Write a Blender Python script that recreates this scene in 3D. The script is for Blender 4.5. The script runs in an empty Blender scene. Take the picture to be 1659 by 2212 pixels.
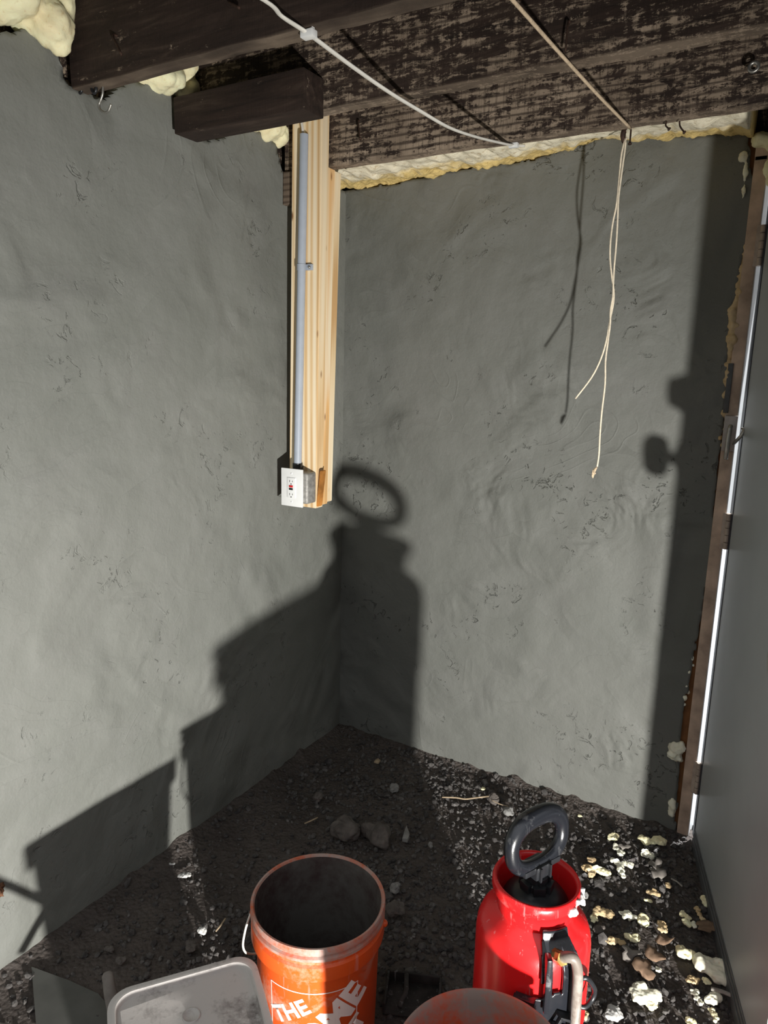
import bpy, bmesh, math, random
from mathutils import Vector, Matrix, noise
R = random.Random(7)
SC = bpy.context.scene
COL = SC.collection
PI = math.pi
V = Vector

# ------------------------------------------------------------------ camera
FPX = 1550.0
CAM = V((1.56292521, -2.3528955, 1.5))
R2 = V((0.86185846, 0.50660033, 0.02358173))
U2 = V((-0.11902066, 0.15684721, 0.98042493))
FW = V((-0.49298486, 0.84779423, -0.195476))
cd = bpy.data.cameras.new('camera'); cam = bpy.data.objects.new('camera', cd); COL.objects.link(cam)
cd.sensor_fit = 'HORIZONTAL'; cd.sensor_width = 36.0; cd.lens = 36.0 * FPX / 1659.0
cd.clip_start = 0.02
cam.matrix_world = Matrix((( R2.x, U2.x, -FW.x, CAM.x), (R2.y, U2.y, -FW.y, CAM.y), (R2.z, U2.z, -FW.z, CAM.z), (0, 0, 0, 1)))
SC.camera = cam
SC.view_settings.view_transform = 'Standard'; SC.view_settings.look = 'None'
SC.view_settings.gamma = 1.0; SC.view_settings.use_curve_mapping = False
SC.view_settings.exposure = 0.0

# ------------------------------------------------------------------ world and lamp
W = bpy.data.worlds.new('sky'); SC.world = W; W.use_nodes = True
bg = W.node_tree.nodes['Background']; bg.inputs[1].default_value = 1.0
_t = W.node_tree; _tc = _t.nodes.new('ShaderNodeTexCoord'); _sx = _t.nodes.new('ShaderNodeSeparateXYZ'); _cr = _t.nodes.new('ShaderNodeValToRGB')
_t.links.new(_tc.outputs['Generated'], _sx.inputs[0]); _t.links.new(_sx.outputs[2], _cr.inputs[0]); _t.links.new(_cr.outputs[0], bg.inputs[0])
_e = _cr.color_ramp.elements; _e[0].position = 0.0; _e[0].color = (.085, .085, .085, 1); _e[1].position = .75; _e[1].color = (.92, .95, .98, 1)
LAMP = V((2.432, -2.515, 0.325))
ld = bpy.data.lights.new('work_lamp', 'SPOT'); lamp = bpy.data.objects.new('work_lamp', ld); COL.objects.link(lamp)
ld.energy = 560; ld.color = (1.0, 0.975, 0.925); ld.shadow_soft_size = 0.03; ld.spot_size = math.radians(114); ld.spot_blend = 1.0
lamp.location = LAMP
lamp.rotation_euler = (V((0.15, -0.50, 0.20)) - LAMP).to_track_quat('-Z', 'Y').to_euler()

sd = bpy.data.lights.new('outdoor_sun', 'SUN'); sun = bpy.data.objects.new('outdoor_sun', sd); COL.objects.link(sun)
sd.energy = 12.0; sd.angle = .01; sd.color = (.94, .97, 1.0); sun.rotation_euler = V((-.7, -1, -2.6)).to_track_quat('-Z', 'Y').to_euler()

# ------------------------------------------------------------------ pixel helpers used to lay things out in the place
def ray(px, py): return R2 * ((px - 829.5) / FPX) - U2 * ((py - 1106) / FPX) + FW
def on(px, py, ax, val):
    d = ray(px, py); return CAM + d * ((val - CAM[ax]) / d[ax])
def mpp(P): return (V(P) - CAM).dot(FW) / FPX      # metres per pixel at P

# ------------------------------------------------------------------ material helpers
class NT:
    def __init__(s, name):
        s.m = bpy.data.materials.new(name); s.m.use_nodes = True; s.t = s.m.node_tree; s.n = s.t.nodes
        s.b = s.n['Principled BSDF']; s.tc = s.n.new('ShaderNodeTexCoord')
    def L(s, a, b): s.t.links.new(a, b)
    def setin(s, sock, v):
        if isinstance(v, bpy.types.NodeSocket): s.L(v, sock)
        else: sock.default_value = v
    def co(s, scale=(1, 1, 1), loc=(0, 0, 0), rot=(0, 0, 0), kind='Object'):
        mp = s.n.new('ShaderNodeMapping'); s.L(s.tc.outputs[kind], mp.inputs[0])
        mp.inputs['Scale'].default_value = scale; mp.inputs['Location'].default_value = loc; mp.inputs['Rotation'].default_value = rot
        return mp.outputs[0]
    def noise(s, vec, scale, detail=3, rough=.55, dist=0.0, out=0):
        k = s.n.new('ShaderNodeTexNoise'); s.L(vec, k.inputs['Vector'])
        k.inputs['Scale'].default_value = scale; k.inputs['Detail'].default_value = detail
        k.inputs['Roughness'].default_value = rough; k.inputs['Distortion'].default_value = dist
        return k.outputs[out]
    def vor(s, vec, scale, feat='F1', out=0):
        k = s.n.new('ShaderNodeTexVoronoi'); k.feature = feat; s.L(vec, k.inputs['Vector']); k.inputs['Scale'].default_value = scale
        return k.outputs[out]
    def wave(s, vec, scale, dist=2, detail=2, dscale=1, dir='X', typ='BANDS'):
        k = s.n.new('ShaderNodeTexWave'); k.wave_type = typ
        if typ == 'BANDS': k.bands_direction = dir
        s.L(vec, k.inputs['Vector']); k.inputs['Scale'].default_value = scale; k.inputs['Distortion'].default_value = dist
        k.inputs['Detail'].default_value = detail; k.inputs['Detail Scale'].default_value = dscale
        return k.outputs['Fac']
    def ramp(s, fac, stops):
        k = s.n.new('ShaderNodeValToRGB'); s.L(fac, k.inputs[0]); e = k.color_ramp.elements
        while len(e) < len(stops): e.new(0.5)
        for i, (p, c) in enumerate(stops):
            e[i].position = p; c = (c, c, c) if not isinstance(c, (tuple, list)) else c; e[i].color = (*c[:3], 1)
        return k.outputs[0]
    def math(s, op, a, b=0.0, clamp=False):
        k = s.n.new('ShaderNodeMath'); k.operation = op; k.use_clamp = clamp
        s.setin(k.inputs[0], a); s.setin(k.inputs[1], b); return k.outputs[0]
    def mix(s, fac, a, b, mode='MIX'):
        k = s.n.new('ShaderNodeMix'); k.data_type = 'RGBA'; k.blend_type = mode
        s.setin(k.inputs['Factor'], fac)
        for sk, v in ((k.inputs['A'], a), (k.inputs['B'], b)):
            s.setin(k.inputs[6] if v is a else k.inputs[7], v if isinstance(v, bpy.types.NodeSocket) else (*v[:3], 1))
        return k.outputs[2]
    def bump(s, h, strength=.5, dist=.01, prev=None):
        k = s.n.new('ShaderNodeBump'); s.L(h, k.inputs['Height']); k.inputs['Strength'].default_value = strength
        k.inputs['Distance'].default_value = dist
        if prev is not None: s.L(prev, k.inputs['Normal'])
        return k.outputs[0]
    def fin(s, color, rough=.7, spec=.3, normal=None, metal=0.0):
        s.setin(s.b.inputs['Base Color'], color if isinstance(color, bpy.types.NodeSocket) else (*color[:3], 1))
        s.setin(s.b.inputs['Roughness'], rough); s.b.inputs['Specular IOR Level'].default_value = spec
        s.b.inputs['Metallic'].default_value = metal
        if normal is not None: s.L(normal, s.b.inputs['Normal'])
        return s.m

def simple(name, col, rough=.6, spec=.35, metal=0, var=.12, nscale=30, bump=.15):
    k = NT(name); c = k.co(); n = k.noise(c, nscale, 5)
    lo = tuple(x * (1 - var) for x in col); hi = tuple(min(1, x * (1 + var)) for x in col)
    return k.fin(k.ramp(n, [(.3, lo), (.7, hi)]), rough, spec, k.bump(n, bump, .002), metal)

def plaster(name, off, rough_mul, tone):
    k = NT(name); c = k.co(loc=off)
    big = k.noise(c, 1.6, 3)
    n1 = k.noise(c, 2.6, 1.5, .5, .9)
    ter = k.math('FRACT', k.math('MULTIPLY', n1, 9.0))
    mask = k.ramp(k.noise(k.co(loc=(off[0] + 3, 5, 1)), 2.3, 2), [(.42, 0), (.52, 1)])
    tr = k.math('MULTIPLY', ter, mask)
    n1b = k.noise(k.co(loc=(off[0] + 9, 2, 4)), 4.2, 2, .5, 1.4)
    terb = k.math('MULTIPLY', k.math('FRACT', k.math('MULTIPLY', n1b, 7.0)), k.ramp(k.noise(c, 3.1, 2), [(.52, 0), (.62, 1)]))
    med = k.noise(c, 9, 4, .6)
    fine = k.noise(c, 170, 4, .7)
    cr = k.vor(k.co(scale=(1, 1, 1)), 5.0, 'DISTANCE_TO_EDGE')
    dcr = k.noise(c, 22, 4, .65, 1.2)
    pit = k.math('MULTIPLY', k.ramp(dcr, [(.60, 0), (.66, 1)]), k.ramp(k.noise(c, 3.5, 2), [(.50, 0), (.62, 1)]))
    n2 = k.noise(k.co(loc=(off[0] + 13, 7, 2)), 1.9, 1.5, .45, 1.1)
    thin = k.ramp(k.math('ABSOLUTE', k.math('SUBTRACT', k.math('FRACT', k.math('MULTIPLY', n2, 11.0)), .5)), [(.0, 1), (.09, 0)])
    thin = k.math('MULTIPLY', thin, k.ramp(k.noise(k.co(loc=(off[0] + 21, 3, 8)), 3.4, 3, .6), [(.53, 0), (.64, 1)]))
    tr = k.math('ADD', tr, k.math('MULTIPLY', thin, .13))
    h = k.math('ADD', k.math('MULTIPLY', tr, .42), k.math('MULTIPLY', terb, .32 * rough_mul))
    h = k.math('ADD', h, k.math('MULTIPLY', med, .38))
    h = k.math('SUBTRACT', h, k.math('MULTIPLY', pit, .34 * rough_mul))
    h = k.math('ADD', h, k.math('MULTIPLY', fine, .05))
    h = k.math('ADD', h, k.math('MULTIPLY', k.noise(c, 34, 4, .6), .09 * rough_mul))
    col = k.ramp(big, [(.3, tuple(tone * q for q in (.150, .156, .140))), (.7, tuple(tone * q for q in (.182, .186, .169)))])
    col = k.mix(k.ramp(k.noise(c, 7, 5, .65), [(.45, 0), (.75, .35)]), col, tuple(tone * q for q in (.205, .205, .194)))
    col = k.mix(k.math('MULTIPLY', pit, .25), col, (.14, .145, .13))
    return k.fin(col, k.ramp(fine, [(.3, .55), (.7, .8)]), .35, k.bump(h, .85, .019))

def oldwood(name, off, worn=.5, axis='x', edged=True):
    k = NT(name); st = (1, 9, 9) if axis == 'x' else (9, 9, 1)
    c = k.co(scale=st, loc=off); c0 = k.co(loc=off)
    g = k.noise(c, 5.0, 6, .65, .6)
    saw = k.noise(k.co(scale=(60, 60, 1.5) if axis == 'x' else (1.5, 60, 60)), 4.5, 2)
    wv = k.wave(k.co(scale=(1, 7, 7) if axis == 'x' else (7, 7, 1), loc=off), 2.2, 5, 3, 1.2, 'Z' if axis == 'x' else 'X')
    base = k.ramp(g, [(.3, (.014, .009, .007)), (.55, (.032, .020, .015)), (.8, (.075, .053, .040))])
    patch = k.noise(c0, 3.2, 4, .6)
    m1 = k.noise(k.co(scale=(1, 3.6, 3.6) if axis == 'x' else (3.6, 3.6, 1), loc=off), 17, 9, .82, .5)
    m2 = k.noise(k.co(scale=(5, 1.6, 1.6) if axis == 'x' else (1.6, 1.6, 5), loc=off), 13, 6, .75)
    m = k.math('ADD', k.math('MULTIPLY', m1, .72), k.math('MULTIPLY', m2, .28))
    m = k.math('ADD', m, k.math('MULTIPLY', k.math('SUBTRACT', patch, .5), .22))
    m = k.ramp(m, [(.585 - worn * .135, 0), (.625 - worn * .135, 1)])
    m = k.math('MULTIPLY', m, k.ramp(saw, [(.32, .55), (.5, 1)]))
    m = k.math('MULTIPLY', m, k.ramp(wv, [(.02, .55), (.18, 1)]))
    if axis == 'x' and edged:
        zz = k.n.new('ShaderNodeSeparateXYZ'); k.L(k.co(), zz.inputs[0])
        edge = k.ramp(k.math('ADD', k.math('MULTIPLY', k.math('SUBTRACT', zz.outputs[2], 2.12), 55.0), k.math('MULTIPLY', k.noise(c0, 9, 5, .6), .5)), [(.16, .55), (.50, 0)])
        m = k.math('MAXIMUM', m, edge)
    m = k.math('MULTIPLY', m, k.ramp(wv, [(.1, .45), (.5, 1)]))
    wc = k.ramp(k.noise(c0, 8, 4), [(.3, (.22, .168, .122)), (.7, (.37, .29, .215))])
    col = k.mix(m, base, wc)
    col = k.mix(k.ramp(k.noise(k.co(loc=(off[0] + 7, 1, 1)), 2.2, 3), [(.62, 0), (.8, .35)]), col, (.07, .028, .016))
    h = k.math('ADD', k.math('MULTIPLY', g, .6), k.math('MULTIPLY', saw, .35))
    return k.fin(col, .78, .3, k.bump(h, .6, .004))

def pine(name, off, warm=1.0):
    k = NT(name); c = k.co(scale=(11, 11, .35), loc=off)
    g = k.noise(c, 2.6, 4, .55, .6)
    w = k.wave(k.co(scale=(1, 1, .03), loc=off), 14, 5.5, 2, 1.2, 'X')
    a = (.78, .57 / warm ** .4, .32 / warm); b = (.88, .75, .54); d = (.60, .37, .17)
    col = k.ramp(k.math('ADD', k.math('MULTIPLY', g, .65), k.math('MULTIPLY', w, .35)), [(.3, d), (.45, a), (.7, b)])
    kn = k.vor(k.co(scale=(9, 9, 3.2), loc=off), 2.2, 'F1')
    col = k.mix(k.ramp(kn, [(.055, .9), (.13, 0)]), col, (.20, .075, .025))
    return k.fin(col, .6, .3, k.bump(g, .2, .002))

def foammat(name, tint):
    k = NT(name); c = k.co(); n = k.noise(c, 12, 4, .6); f = k.noise(c, 75, 4, .65)
    lo = tint; hi = tuple(min(.95, x * 1.1 + .10) for x in tint)
    col = k.ramp(n, [(.35, lo), (.65, hi)])
    col = k.mix(k.ramp(f, [(.30, .5), (.42, 0)]), col, tuple(x * y for x, y in zip(tint, (.75, .6, .4))))
    h = k.math('ADD', n, k.math('MULTIPLY', f, .4))
    k.b.inputs['Subsurface Weight'].default_value = .12; k.b.inputs['Subsurface Radius'].default_value = (.02, .015, .008); k.b.inputs['Subsurface Scale'].default_value = .3
    return k.fin(col, .7, .3, k.bump(h, .6, .006))

def dusty(name, col, dust, amt=.5, rough=.38, spec=.5, scale=9, scratch=.45):
    k = NT(name); c = k.co()
    n = k.noise(c, scale, 6, .65, .3); f = k.noise(c, scale * 9, 4, .7)
    m = k.ramp(k.math('ADD', k.math('MULTIPLY', n, .75), k.math('MULTIPLY', f, .25)), [(.62 - amt * .35, 0), (.78 - amt * .3, 1)])
    sc = k.ramp(k.noise(k.co(scale=(1, 1, .08)), 70, 3, .7), [(.62, 0), (.68, scratch)])
    b = k.mix(m, col, dust)
    b = k.mix(sc, b, tuple(min(1, x * .6 + .22) for x in col))
    r = k.math('ADD', k.math('MULTIPLY', m, .35), rough)
    return k.fin(b, r, spec, k.bump(f, .12, .002))

MAT = {}
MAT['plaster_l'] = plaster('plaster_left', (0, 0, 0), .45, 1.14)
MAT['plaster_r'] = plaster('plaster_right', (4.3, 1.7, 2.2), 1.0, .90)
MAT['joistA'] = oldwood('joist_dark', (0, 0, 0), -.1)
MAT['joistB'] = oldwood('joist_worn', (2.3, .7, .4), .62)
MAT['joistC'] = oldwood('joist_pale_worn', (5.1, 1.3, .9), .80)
MAT['block'] = oldwood('block_wood', (8.1, 2.3, .2), .05, 'x', False)
MAT['rough'] = oldwood('rough_frame', (3.1, 6.3, .2), .35, 'z')
MAT['pine1'] = pine('pine_front', (0, 0, 0), 1.0)
MAT['pine2'] = pine('pine_middle', (3, 1, .4), 1.7)
MAT['pine3'] = pine('pine_back', (6, 2, .7), .9)
MAT['foam'] = foammat('spray_foam', (.86, .76, .48))
MAT['foam_white'] = foammat('pale_foam', (.80, .77, .62))
MAT['foam_tan'] = foammat('tan_foam', (.52, .38, .20))
MAT['foam_old'] = foammat('aged_foam', (.42, .30, .16))
MAT['pvc'] = simple('grey_conduit', (.36, .40, .46), .45, .4, 0, .05)
MAT['white_plastic'] = simple('white_plastic', (.80, .81, .80), .35, .5, 0, .03)
MAT['box'] = simple('outlet_box_grey', (.33, .32, .30), .6, .5, .4, .3, 90, .5)
MAT['black'] = simple('black_plastic', (.012, .013, .015), .35, .5, 0, .3)
MAT['blackdusty'] = dusty('dusty_black_plastic', (.009, .010, .013), (.12, .12, .125), .16, .25, .6, 11, .12)
MAT['redknob'] = simple('red_button', (.55, .02, .02), .4)
MAT['cable'] = simple('cable_white', (.72, .70, .64), .45, .4, 0, .08)
MAT['twine'] = simple('twine_tan', (.66, .52, .36), .8, .2, 0, .2, 120, .4)
MAT['twine2'] = simple('twine_cream', (.78, .69, .54), .75, .2, 0, .15, 120, .4)
MAT['rust'] = simple('rusty_iron', (.06, .035, .025), .7, .4, .5, .5, 80, .5)
MAT['steel'] = simple('galvanised_steel', (.42, .41, .38), .38, .5, .85, .25, 60, .3)
MAT['brass'] = simple('brass', (.66, .44, .15), .32, .5, .9, .15)
MAT['orange'] = dusty('orange_plastic', (.72, .105, .018), (.60, .33, .24), .30, .36, .45, 10)
MAT['orange_rim'] = dusty('orange_dusted_rim', (.55, .10, .03), (.40, .29, .25), .70, .45, .4, 14)
MAT['red_orange'] = dusty('dirty_bucket_inside', (.50, .075, .03), (.25, .185, .16), .62, .6, .25, 9, .1)
MAT['cement'] = dusty('cement_coat', (.095, .086, .078), (.05, .032, .030), .55, .85, .15, 6, 0.0)
MAT['red'] = dusty('red_tank_plastic', (.66, .012, .014), (.50, .20, .19), .10, .25, .55, 8)
MAT['hose'] = dusty('grey_hose', (.135, .112, .095), (.24, .215, .19), .35, .45, .4, 12)
MAT['lid'] = dusty('grey_lid', (.50, .47, .445), (.15, .13, .122), .38, .7, .3, 9)
MAT['lidrim'] = dusty('grey_lid_rim', (.52, .49, .465), (.20, .18, .17), .25, .65, .3, 12)
MAT['tub'] = dusty('cream_tub', (.42, .36, .23), (.2, .18, .16), .5, .5, .4, 9)
MAT['door'] = simple('grey_steel_door', (.40, .435, .455), .42, .45, 0, .06, 5, .04)
MAT['dooredge'] = simple('door_edge_dark', (.012, .016, .03), .4, .5)
MAT['jamb'] = simple('weathered_jamb', (.52, .39, .30), .75, .25, 0, .35, 14, .4)
MAT['brownwood'] = simple('brown_frame_wood', (.20, .09, .035), .75, .25, 0, .35, 16, .4)
MAT['rock'] = simple('grey_rock', (.12, .105, .095), .9, .2, 0, .35, 25, .6)
MAT['paler'] = simple('pale_rock', (.24, .235, .225), .9, .2, 0, .3, 30, .6)
MAT['crumb'] = simple('white_crumb', (.55, .54, .52), .9, .2, 0, .3, 60, .6)
MAT['stick'] = simple('dry_stick', (.40, .31, .21), .85, .2, 0, .3, 40, .5)
MAT['greystick'] = simple('grey_stick', (.30, .28, .25), .85, .2, 0, .3, 40, .5)
MAT['leaf'] = simple('dry_leaf', (.20, .13, .085), .75, .3, 0, .35, 30, .4)
MAT['leafgrey'] = simple('grey_leaf', (.21, .19, .17), .75, .3, 0, .3, 30, .4)
MAT['smear'] = simple('plaster_smear', (.10, .10, .092), .85, .2, 0, .15, 12, .3)
MAT['handle'] = simple('worn_grip', (.20, .18, .165), .8, .2, 0, .25, 25, .3)
MAT['subfloor'] = oldwood('subfloor_boards', (1.1, 4.3, 2.2), .2)
def soilmat():
    k = NT('dark_soil'); c = k.co()
    n = k.noise(c, 3.2, 5, .6); f = k.noise(c, 55, 6, .7); v = k.vor(c, 90, 'F1'); v2 = k.vor(c, 38, 'F1')
    col = k.ramp(n, [(.35, (.070, .058, .052)), (.65, (.115, .097, .087))])
    col = k.mix(k.ramp(f, [(.52, 0), (.7, .6)]), col, (.115, .105, .096))
    col = k.mix(k.ramp(k.noise(k.co(loc=(2, 2, 2)), 120, 3, .7), [(.66, 0), (.72, .7)]), col, (.20, .19, .18))
    h = k.math('ADD', k.math('MULTIPLY', f, .8), k.math('MULTIPLY', k.math('ADD', v, v2), -.6))
    return k.fin(col, .92, .2, k.bump(h, .9, .012))
MAT['soil'] = soilmat()
def gravelmat():
    k = NT('black_gravel'); c = k.co(); n = k.noise(c, 28, 3, .6); f = k.noise(c, 150, 4)
    col = k.ramp(n, [(.35, (.042, .038, .037)), (.58, (.10, .092, .087)), (.75, (.19, .18, .172))])
    return k.fin(col, .85, .35, k.bump(f, .5, .003))
MAT['gravel'] = gravelmat()

# ------------------------------------------------------------------ object helpers
def tag(o, label=None, cat=None, group=None, kind=None):
    if label: o['label'] = label
    if cat: o['category'] = cat
    if group: o['group'] = group
    if kind: o['kind'] = kind
    return o
def empty(name, loc, label, cat, group=None, rz=0.0):
    o = bpy.data.objects.new(name, None); COL.objects.link(o); o.location = loc; o.rotation_euler = (0, 0, rz)
    o.empty_display_size = .05
    return tag(o, label, cat, group)
def obj(name, bm, mats, parent=None, smooth=True, loc=None):
    me = bpy.data.meshes.new(name); bm.normal_update(); bm.to_mesh(me); bm.free()
    for m in (mats if isinstance(mats, (list, tuple)) else [mats]): me.materials.append(MAT[m] if isinstance(m, str) else m)
    if smooth:
        for p in me.polygons: p.use_smooth = True
    o = bpy.data.objects.new(name, me); COL.objects.link(o)
    if parent is not None: o.parent = parent
    if loc is not None: o.location = loc
    return o
def struct(name, bm, mats, parent=None, smooth=True):
    o = obj(name, bm, mats, parent, smooth)
    if parent is None: o['kind'] = 'structure'
    return o
def sharp(o, ang=35):
    me = o.data
    try: me.set_sharp_from_angle(angle=math.radians(ang))
    except Exception: pass
    return o
def box(bm, lo, hi, bev=0.0, mat=0, M=None):
    lo, hi = V(lo), V(hi); vs = []
    for x in (lo.x, hi.x):
        for y in (lo.y, hi.y):
            for z in (lo.z, hi.z): vs.append(bm.verts.new((x, y, z)))
    F = [(0, 1, 3, 2), (4, 6, 7, 5), (0, 4, 5, 1), (2, 3, 7, 6), (0, 2, 6, 4), (1, 5, 7, 3)]
    fs = [bm.faces.new([vs[i] for i in f]) for f in F]
    for f in fs: f.material_index = mat
    if bev > 0:
        es = list({e for f in fs for e in f.edges})
        r = bmesh.ops.bevel(bm, geom=es, offset=bev, segments=2, affect='EDGES', profile=.6)
        vs = list({v for f in r['faces'] for v in f.verts} | {v for v in vs if v.is_valid})
        for f in r['faces']: f.material_index = mat
    if M is not None: bmesh.ops.transform(bm, matrix=M, verts=[v for v in vs if v.is_valid])
    return [v for v in vs if v.is_valid]
def hexa(bm, b4, t4, bev=0.0, mat=0):
    vs = [bm.verts.new(p) for p in list(b4) + list(t4)]
    F = [(3, 2, 1, 0), (4, 5, 6, 7)] + [(i, (i + 1) % 4, 4 + (i + 1) % 4, 4 + i) for i in range(4)]
    fs = [bm.faces.new([vs[i] for i in f]) for f in F]
    bmesh.ops.recalc_face_normals(bm, faces=fs)
    for f in fs: f.material_index = mat
    if bev > 0:
        r = bmesh.ops.bevel(bm, geom=list({e for f in fs for e in f.edges}), offset=bev, segments=2, affect='EDGES')
    return vs
def smoothpath(pts, n=8):
    pts = [V(p) for p in pts]; out = []
    for i in range(len(pts) - 1):
        p0 = pts[max(0, i - 1)]; p1 = pts[i]; p2 = pts[i + 1]; p3 = pts[min(len(pts) - 1, i + 2)]
        for j in range(n):
            t = j / n
            out.append(.5 * ((2 * p1) + (p2 - p0) * t + (2 * p0 - 5 * p1 + 4 * p2 - p3) * t * t + (3 * p1 - p0 - 3 * p2 + p3) * t ** 3))
    out.append(pts[-1]); return out
def tube(bm, pts, r, seg=8, flat=1.0, cap=True, mat=0, closed=False, upv=None):
    n = len(pts); rings = []
    up = V((0, 0, 1)) if upv is None else V(upv); prev = None
    for i, p in enumerate(pts):
        p = V(p)
        if closed: t = (V(pts[(i + 1) % n]) - V(pts[i - 1])).normalized()
        else: t = (V(pts[min(i + 1, n - 1)]) - V(pts[max(i - 1, 0)])).normalized()
        if prev is None or upv is not None:
            a = t.cross(up)
            if a.length < .05: a = t.cross(V((1, 0, 0)))
            a.normalize()
        else:
            a = prev - t * prev.dot(t); a.normalize()
        prev = a; b = a.cross(t); rr = r[i] if isinstance(r, (list, tuple)) else r
        rings.append([bm.verts.new(p + a * math.cos(2 * PI * k / seg) * rr + b * math.sin(2 * PI * k / seg) * rr * flat) for k in range(seg)])
    for i in range(n - (0 if closed else 1)):
        A, B = rings[i], rings[(i + 1) % n]
        for k in range(seg):
            f = bm.faces.new((A[k], A[(k + 1) % seg], B[(k + 1) % seg], B[k])); f.material_index = mat
    if cap and not closed:
        bm.faces.new(rings[0][::-1]).material_index = mat; bm.faces.new(rings[-1]).material_index = mat
def lathe(bm, prof, seg=64, mats=None):
    rings = []
    for r, z in prof:
        if r < 1e-6: rings.append([bm.verts.new((0, 0, z))])
        else: rings.append([bm.verts.new((r * math.cos(2 * PI * k / seg), r * math.sin(2 * PI * k / seg), z)) for k in range(seg)])
    for i in range(len(prof) - 1):
        A, B = rings[i], rings[i + 1]; m = mats[i] if mats else 0
        for k in range(seg):
            k2 = (k + 1) % seg
            if len(A) == 1 and len(B) == 1: continue
            if len(A) == 1: f = bm.faces.new((A[0], B[k2], B[k]))
            elif len(B) == 1: f = bm.faces.new((A[k], A[k2], B[0]))
            else: f = bm.faces.new((A[k], A[k2], B[k2], B[k]))
            f.material_index = m
def fbm(p, o=3): return noise.fractal(V(p), 1.0, 2.0, o)

def blobmesh(spheres, voxel, namp=.004, nscale=40, seed=0.0):
    """a lumpy solid grown from spheres (centre, radius or radii) and melted together"""
    bm = bmesh.new()
    for c, r in spheres:
        rr = V((r, r, r)) if not isinstance(r, (tuple, list, Vector)) else V(r)
        bmesh.ops.create_icosphere(bm, subdivisions=3, radius=1.0, matrix=Matrix.Translation(V(c)) @ Matrix.Diagonal((rr.x, rr.y, rr.z, 1)))
    me = bpy.data.meshes.new('tmp'); bm.to_mesh(me); bm.free()
    o = bpy.data.objects.new('tmp', me); COL.objects.link(o)
    md = o.modifiers.new('r', 'REMESH'); md.mode = 'VOXEL'; md.voxel_size = voxel
    dg = bpy.context.evaluated_depsgraph_get(); ev = o.evaluated_get(dg)
    out = bmesh.new(); out.from_mesh(ev.to_mesh()); ev.to_mesh_clear()
    bpy.data.objects.remove(o); bpy.data.meshes.remove(me)
    bmesh.ops.smooth_vert(out, verts=out.verts, factor=.5, use_axis_x=True, use_axis_y=True, use_axis_z=True)
    out.normal_update()
    for v in out.verts:
        q = v.co * nscale + V((seed, seed * .7, 1.3 * seed))
        v.co += v.normal * namp * (fbm(q, 3) + .6 * (abs(noise.noise(q * .6)) * 2 - .6))
    return out

# ================================================================== SETTING
def interp(tab, x):
    if x <= tab[0][0]: return tab[0][1]
    for (a, b), (c, d) in zip(tab, tab[1:]):
        if x <= c: return b + (d - b) * (x - a) / (c - a)
    return tab[-1][1]
def wall_sheet(nu, nv, fpos, inside, back):
    """plaster coat as a wavy grid, its free edges returned into the wall"""
    bm = bmesh.new(); g = {}
    def vert(i, j):
        if (i, j) not in g: g[(i, j)] = bm.verts.new(fpos(i, j))
        return g[(i, j)]
    for i in range(nu):
        for j in range(nv):
            if inside(i + .5, j + .5): bm.faces.new((vert(i, j), vert(i + 1, j), vert(i + 1, j + 1), vert(i, j + 1)))
    bm.normal_update()
    be = [e for e in bm.edges if e.is_boundary]
    r = bmesh.ops.extrude_edge_only(bm, edges=be)
    for v in [x for x in r['geom'] if isinstance(x, bmesh.types.BMVert)]: v.co += V(back)
    return bm
def wallbump(a, z, s):
    return .0035 * fbm((a * 3 + s, z * 3, s * 2.3), 3) + .0018 * fbm((a * 11 + s, z * 11, s), 2)

LTOP = [(-3.3, 2.17), (-1.40, 2.16), (-1.323, 2.176), (-1.257, 2.208), (-1.212, 2.212), (-1.185, 2.19), (-1.169, 2.128), (-1.06, 2.128), (-1.02, 2.165), (-.976, 2.194), (-.908, 2.21), (-.845, 2.208),
        (-.815, 2.184), (-.80, 2.124), (-.70, 2.124), (-.66, 2.145), (-.613, 2.17), (-.53, 2.208), (-.465, 2.214), (-.397, 2.198), (-.372, 2.122), (-.30, 2.122), (-.28, 2.14), (0, 2.14)]
def ltop(y): return interp(LTOP, y) + .006 * fbm((y * 30, 1, 2), 3)
S_ = .012
nu, nv = int(3.312 / S_), int(2.34 / S_)
def lpos(i, j):
    y = -3.3 + i * S_; z = -.12 + j * S_
    zt = ltop(y)
    return V((max(wallbump(y, z, 1.7), -.01) * (1 if y < -.03 else max(0, -y / .03)), y, min(z, zt)))
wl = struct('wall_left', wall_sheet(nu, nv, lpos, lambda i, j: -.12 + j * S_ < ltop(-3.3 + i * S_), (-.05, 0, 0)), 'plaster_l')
bm = bmesh.new(); box(bm, (-.30, -3.3, -.12), (-.045, .30, 2.36)); struct('backing', bm, 'rough', wl, False)

RTOP = [(0, 2.142), (.2, 2.143), (.47, 2.163), (.71, 2.165), (.953, 2.205), (1.126, 2.178), (1.31, 2.165), (1.40, 2.14)]
REDGE = [(-.1, 1.350), (.1, 1.343), (.3, 1.334), (.40, 1.330), (.55, 1.338), (.706, 1.348), (.963, 1.362), (1.177, 1.348), (1.45, 1.350), (1.65, 1.341), (1.8, 1.348), (1.854, 1.356), (1.93, 1.382), (2.0, 1.374), (2.06, 1.350), (2.11, 1.338), (2.2, 1.325)]
S2 = .01
def rtop(x): return interp(RTOP, x) + .006 * fbm((x * 30, 4, 2), 3)
def redge(z): return interp(REDGE, z) + .007 * fbm((z * 24, 7, 2), 4)
nu2, nv2 = int(1.44 / S2), int(2.36 / S2)
def rpos(i, j):
    x = -.02 + i * S2; z = -.12 + j * S2
    return V((min(x, redge(z)), -max(wallbump(x, z, 5.1) * 1.3, -.012) * min(1, max(0, x / .03)), min(z, rtop(x))))
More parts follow.
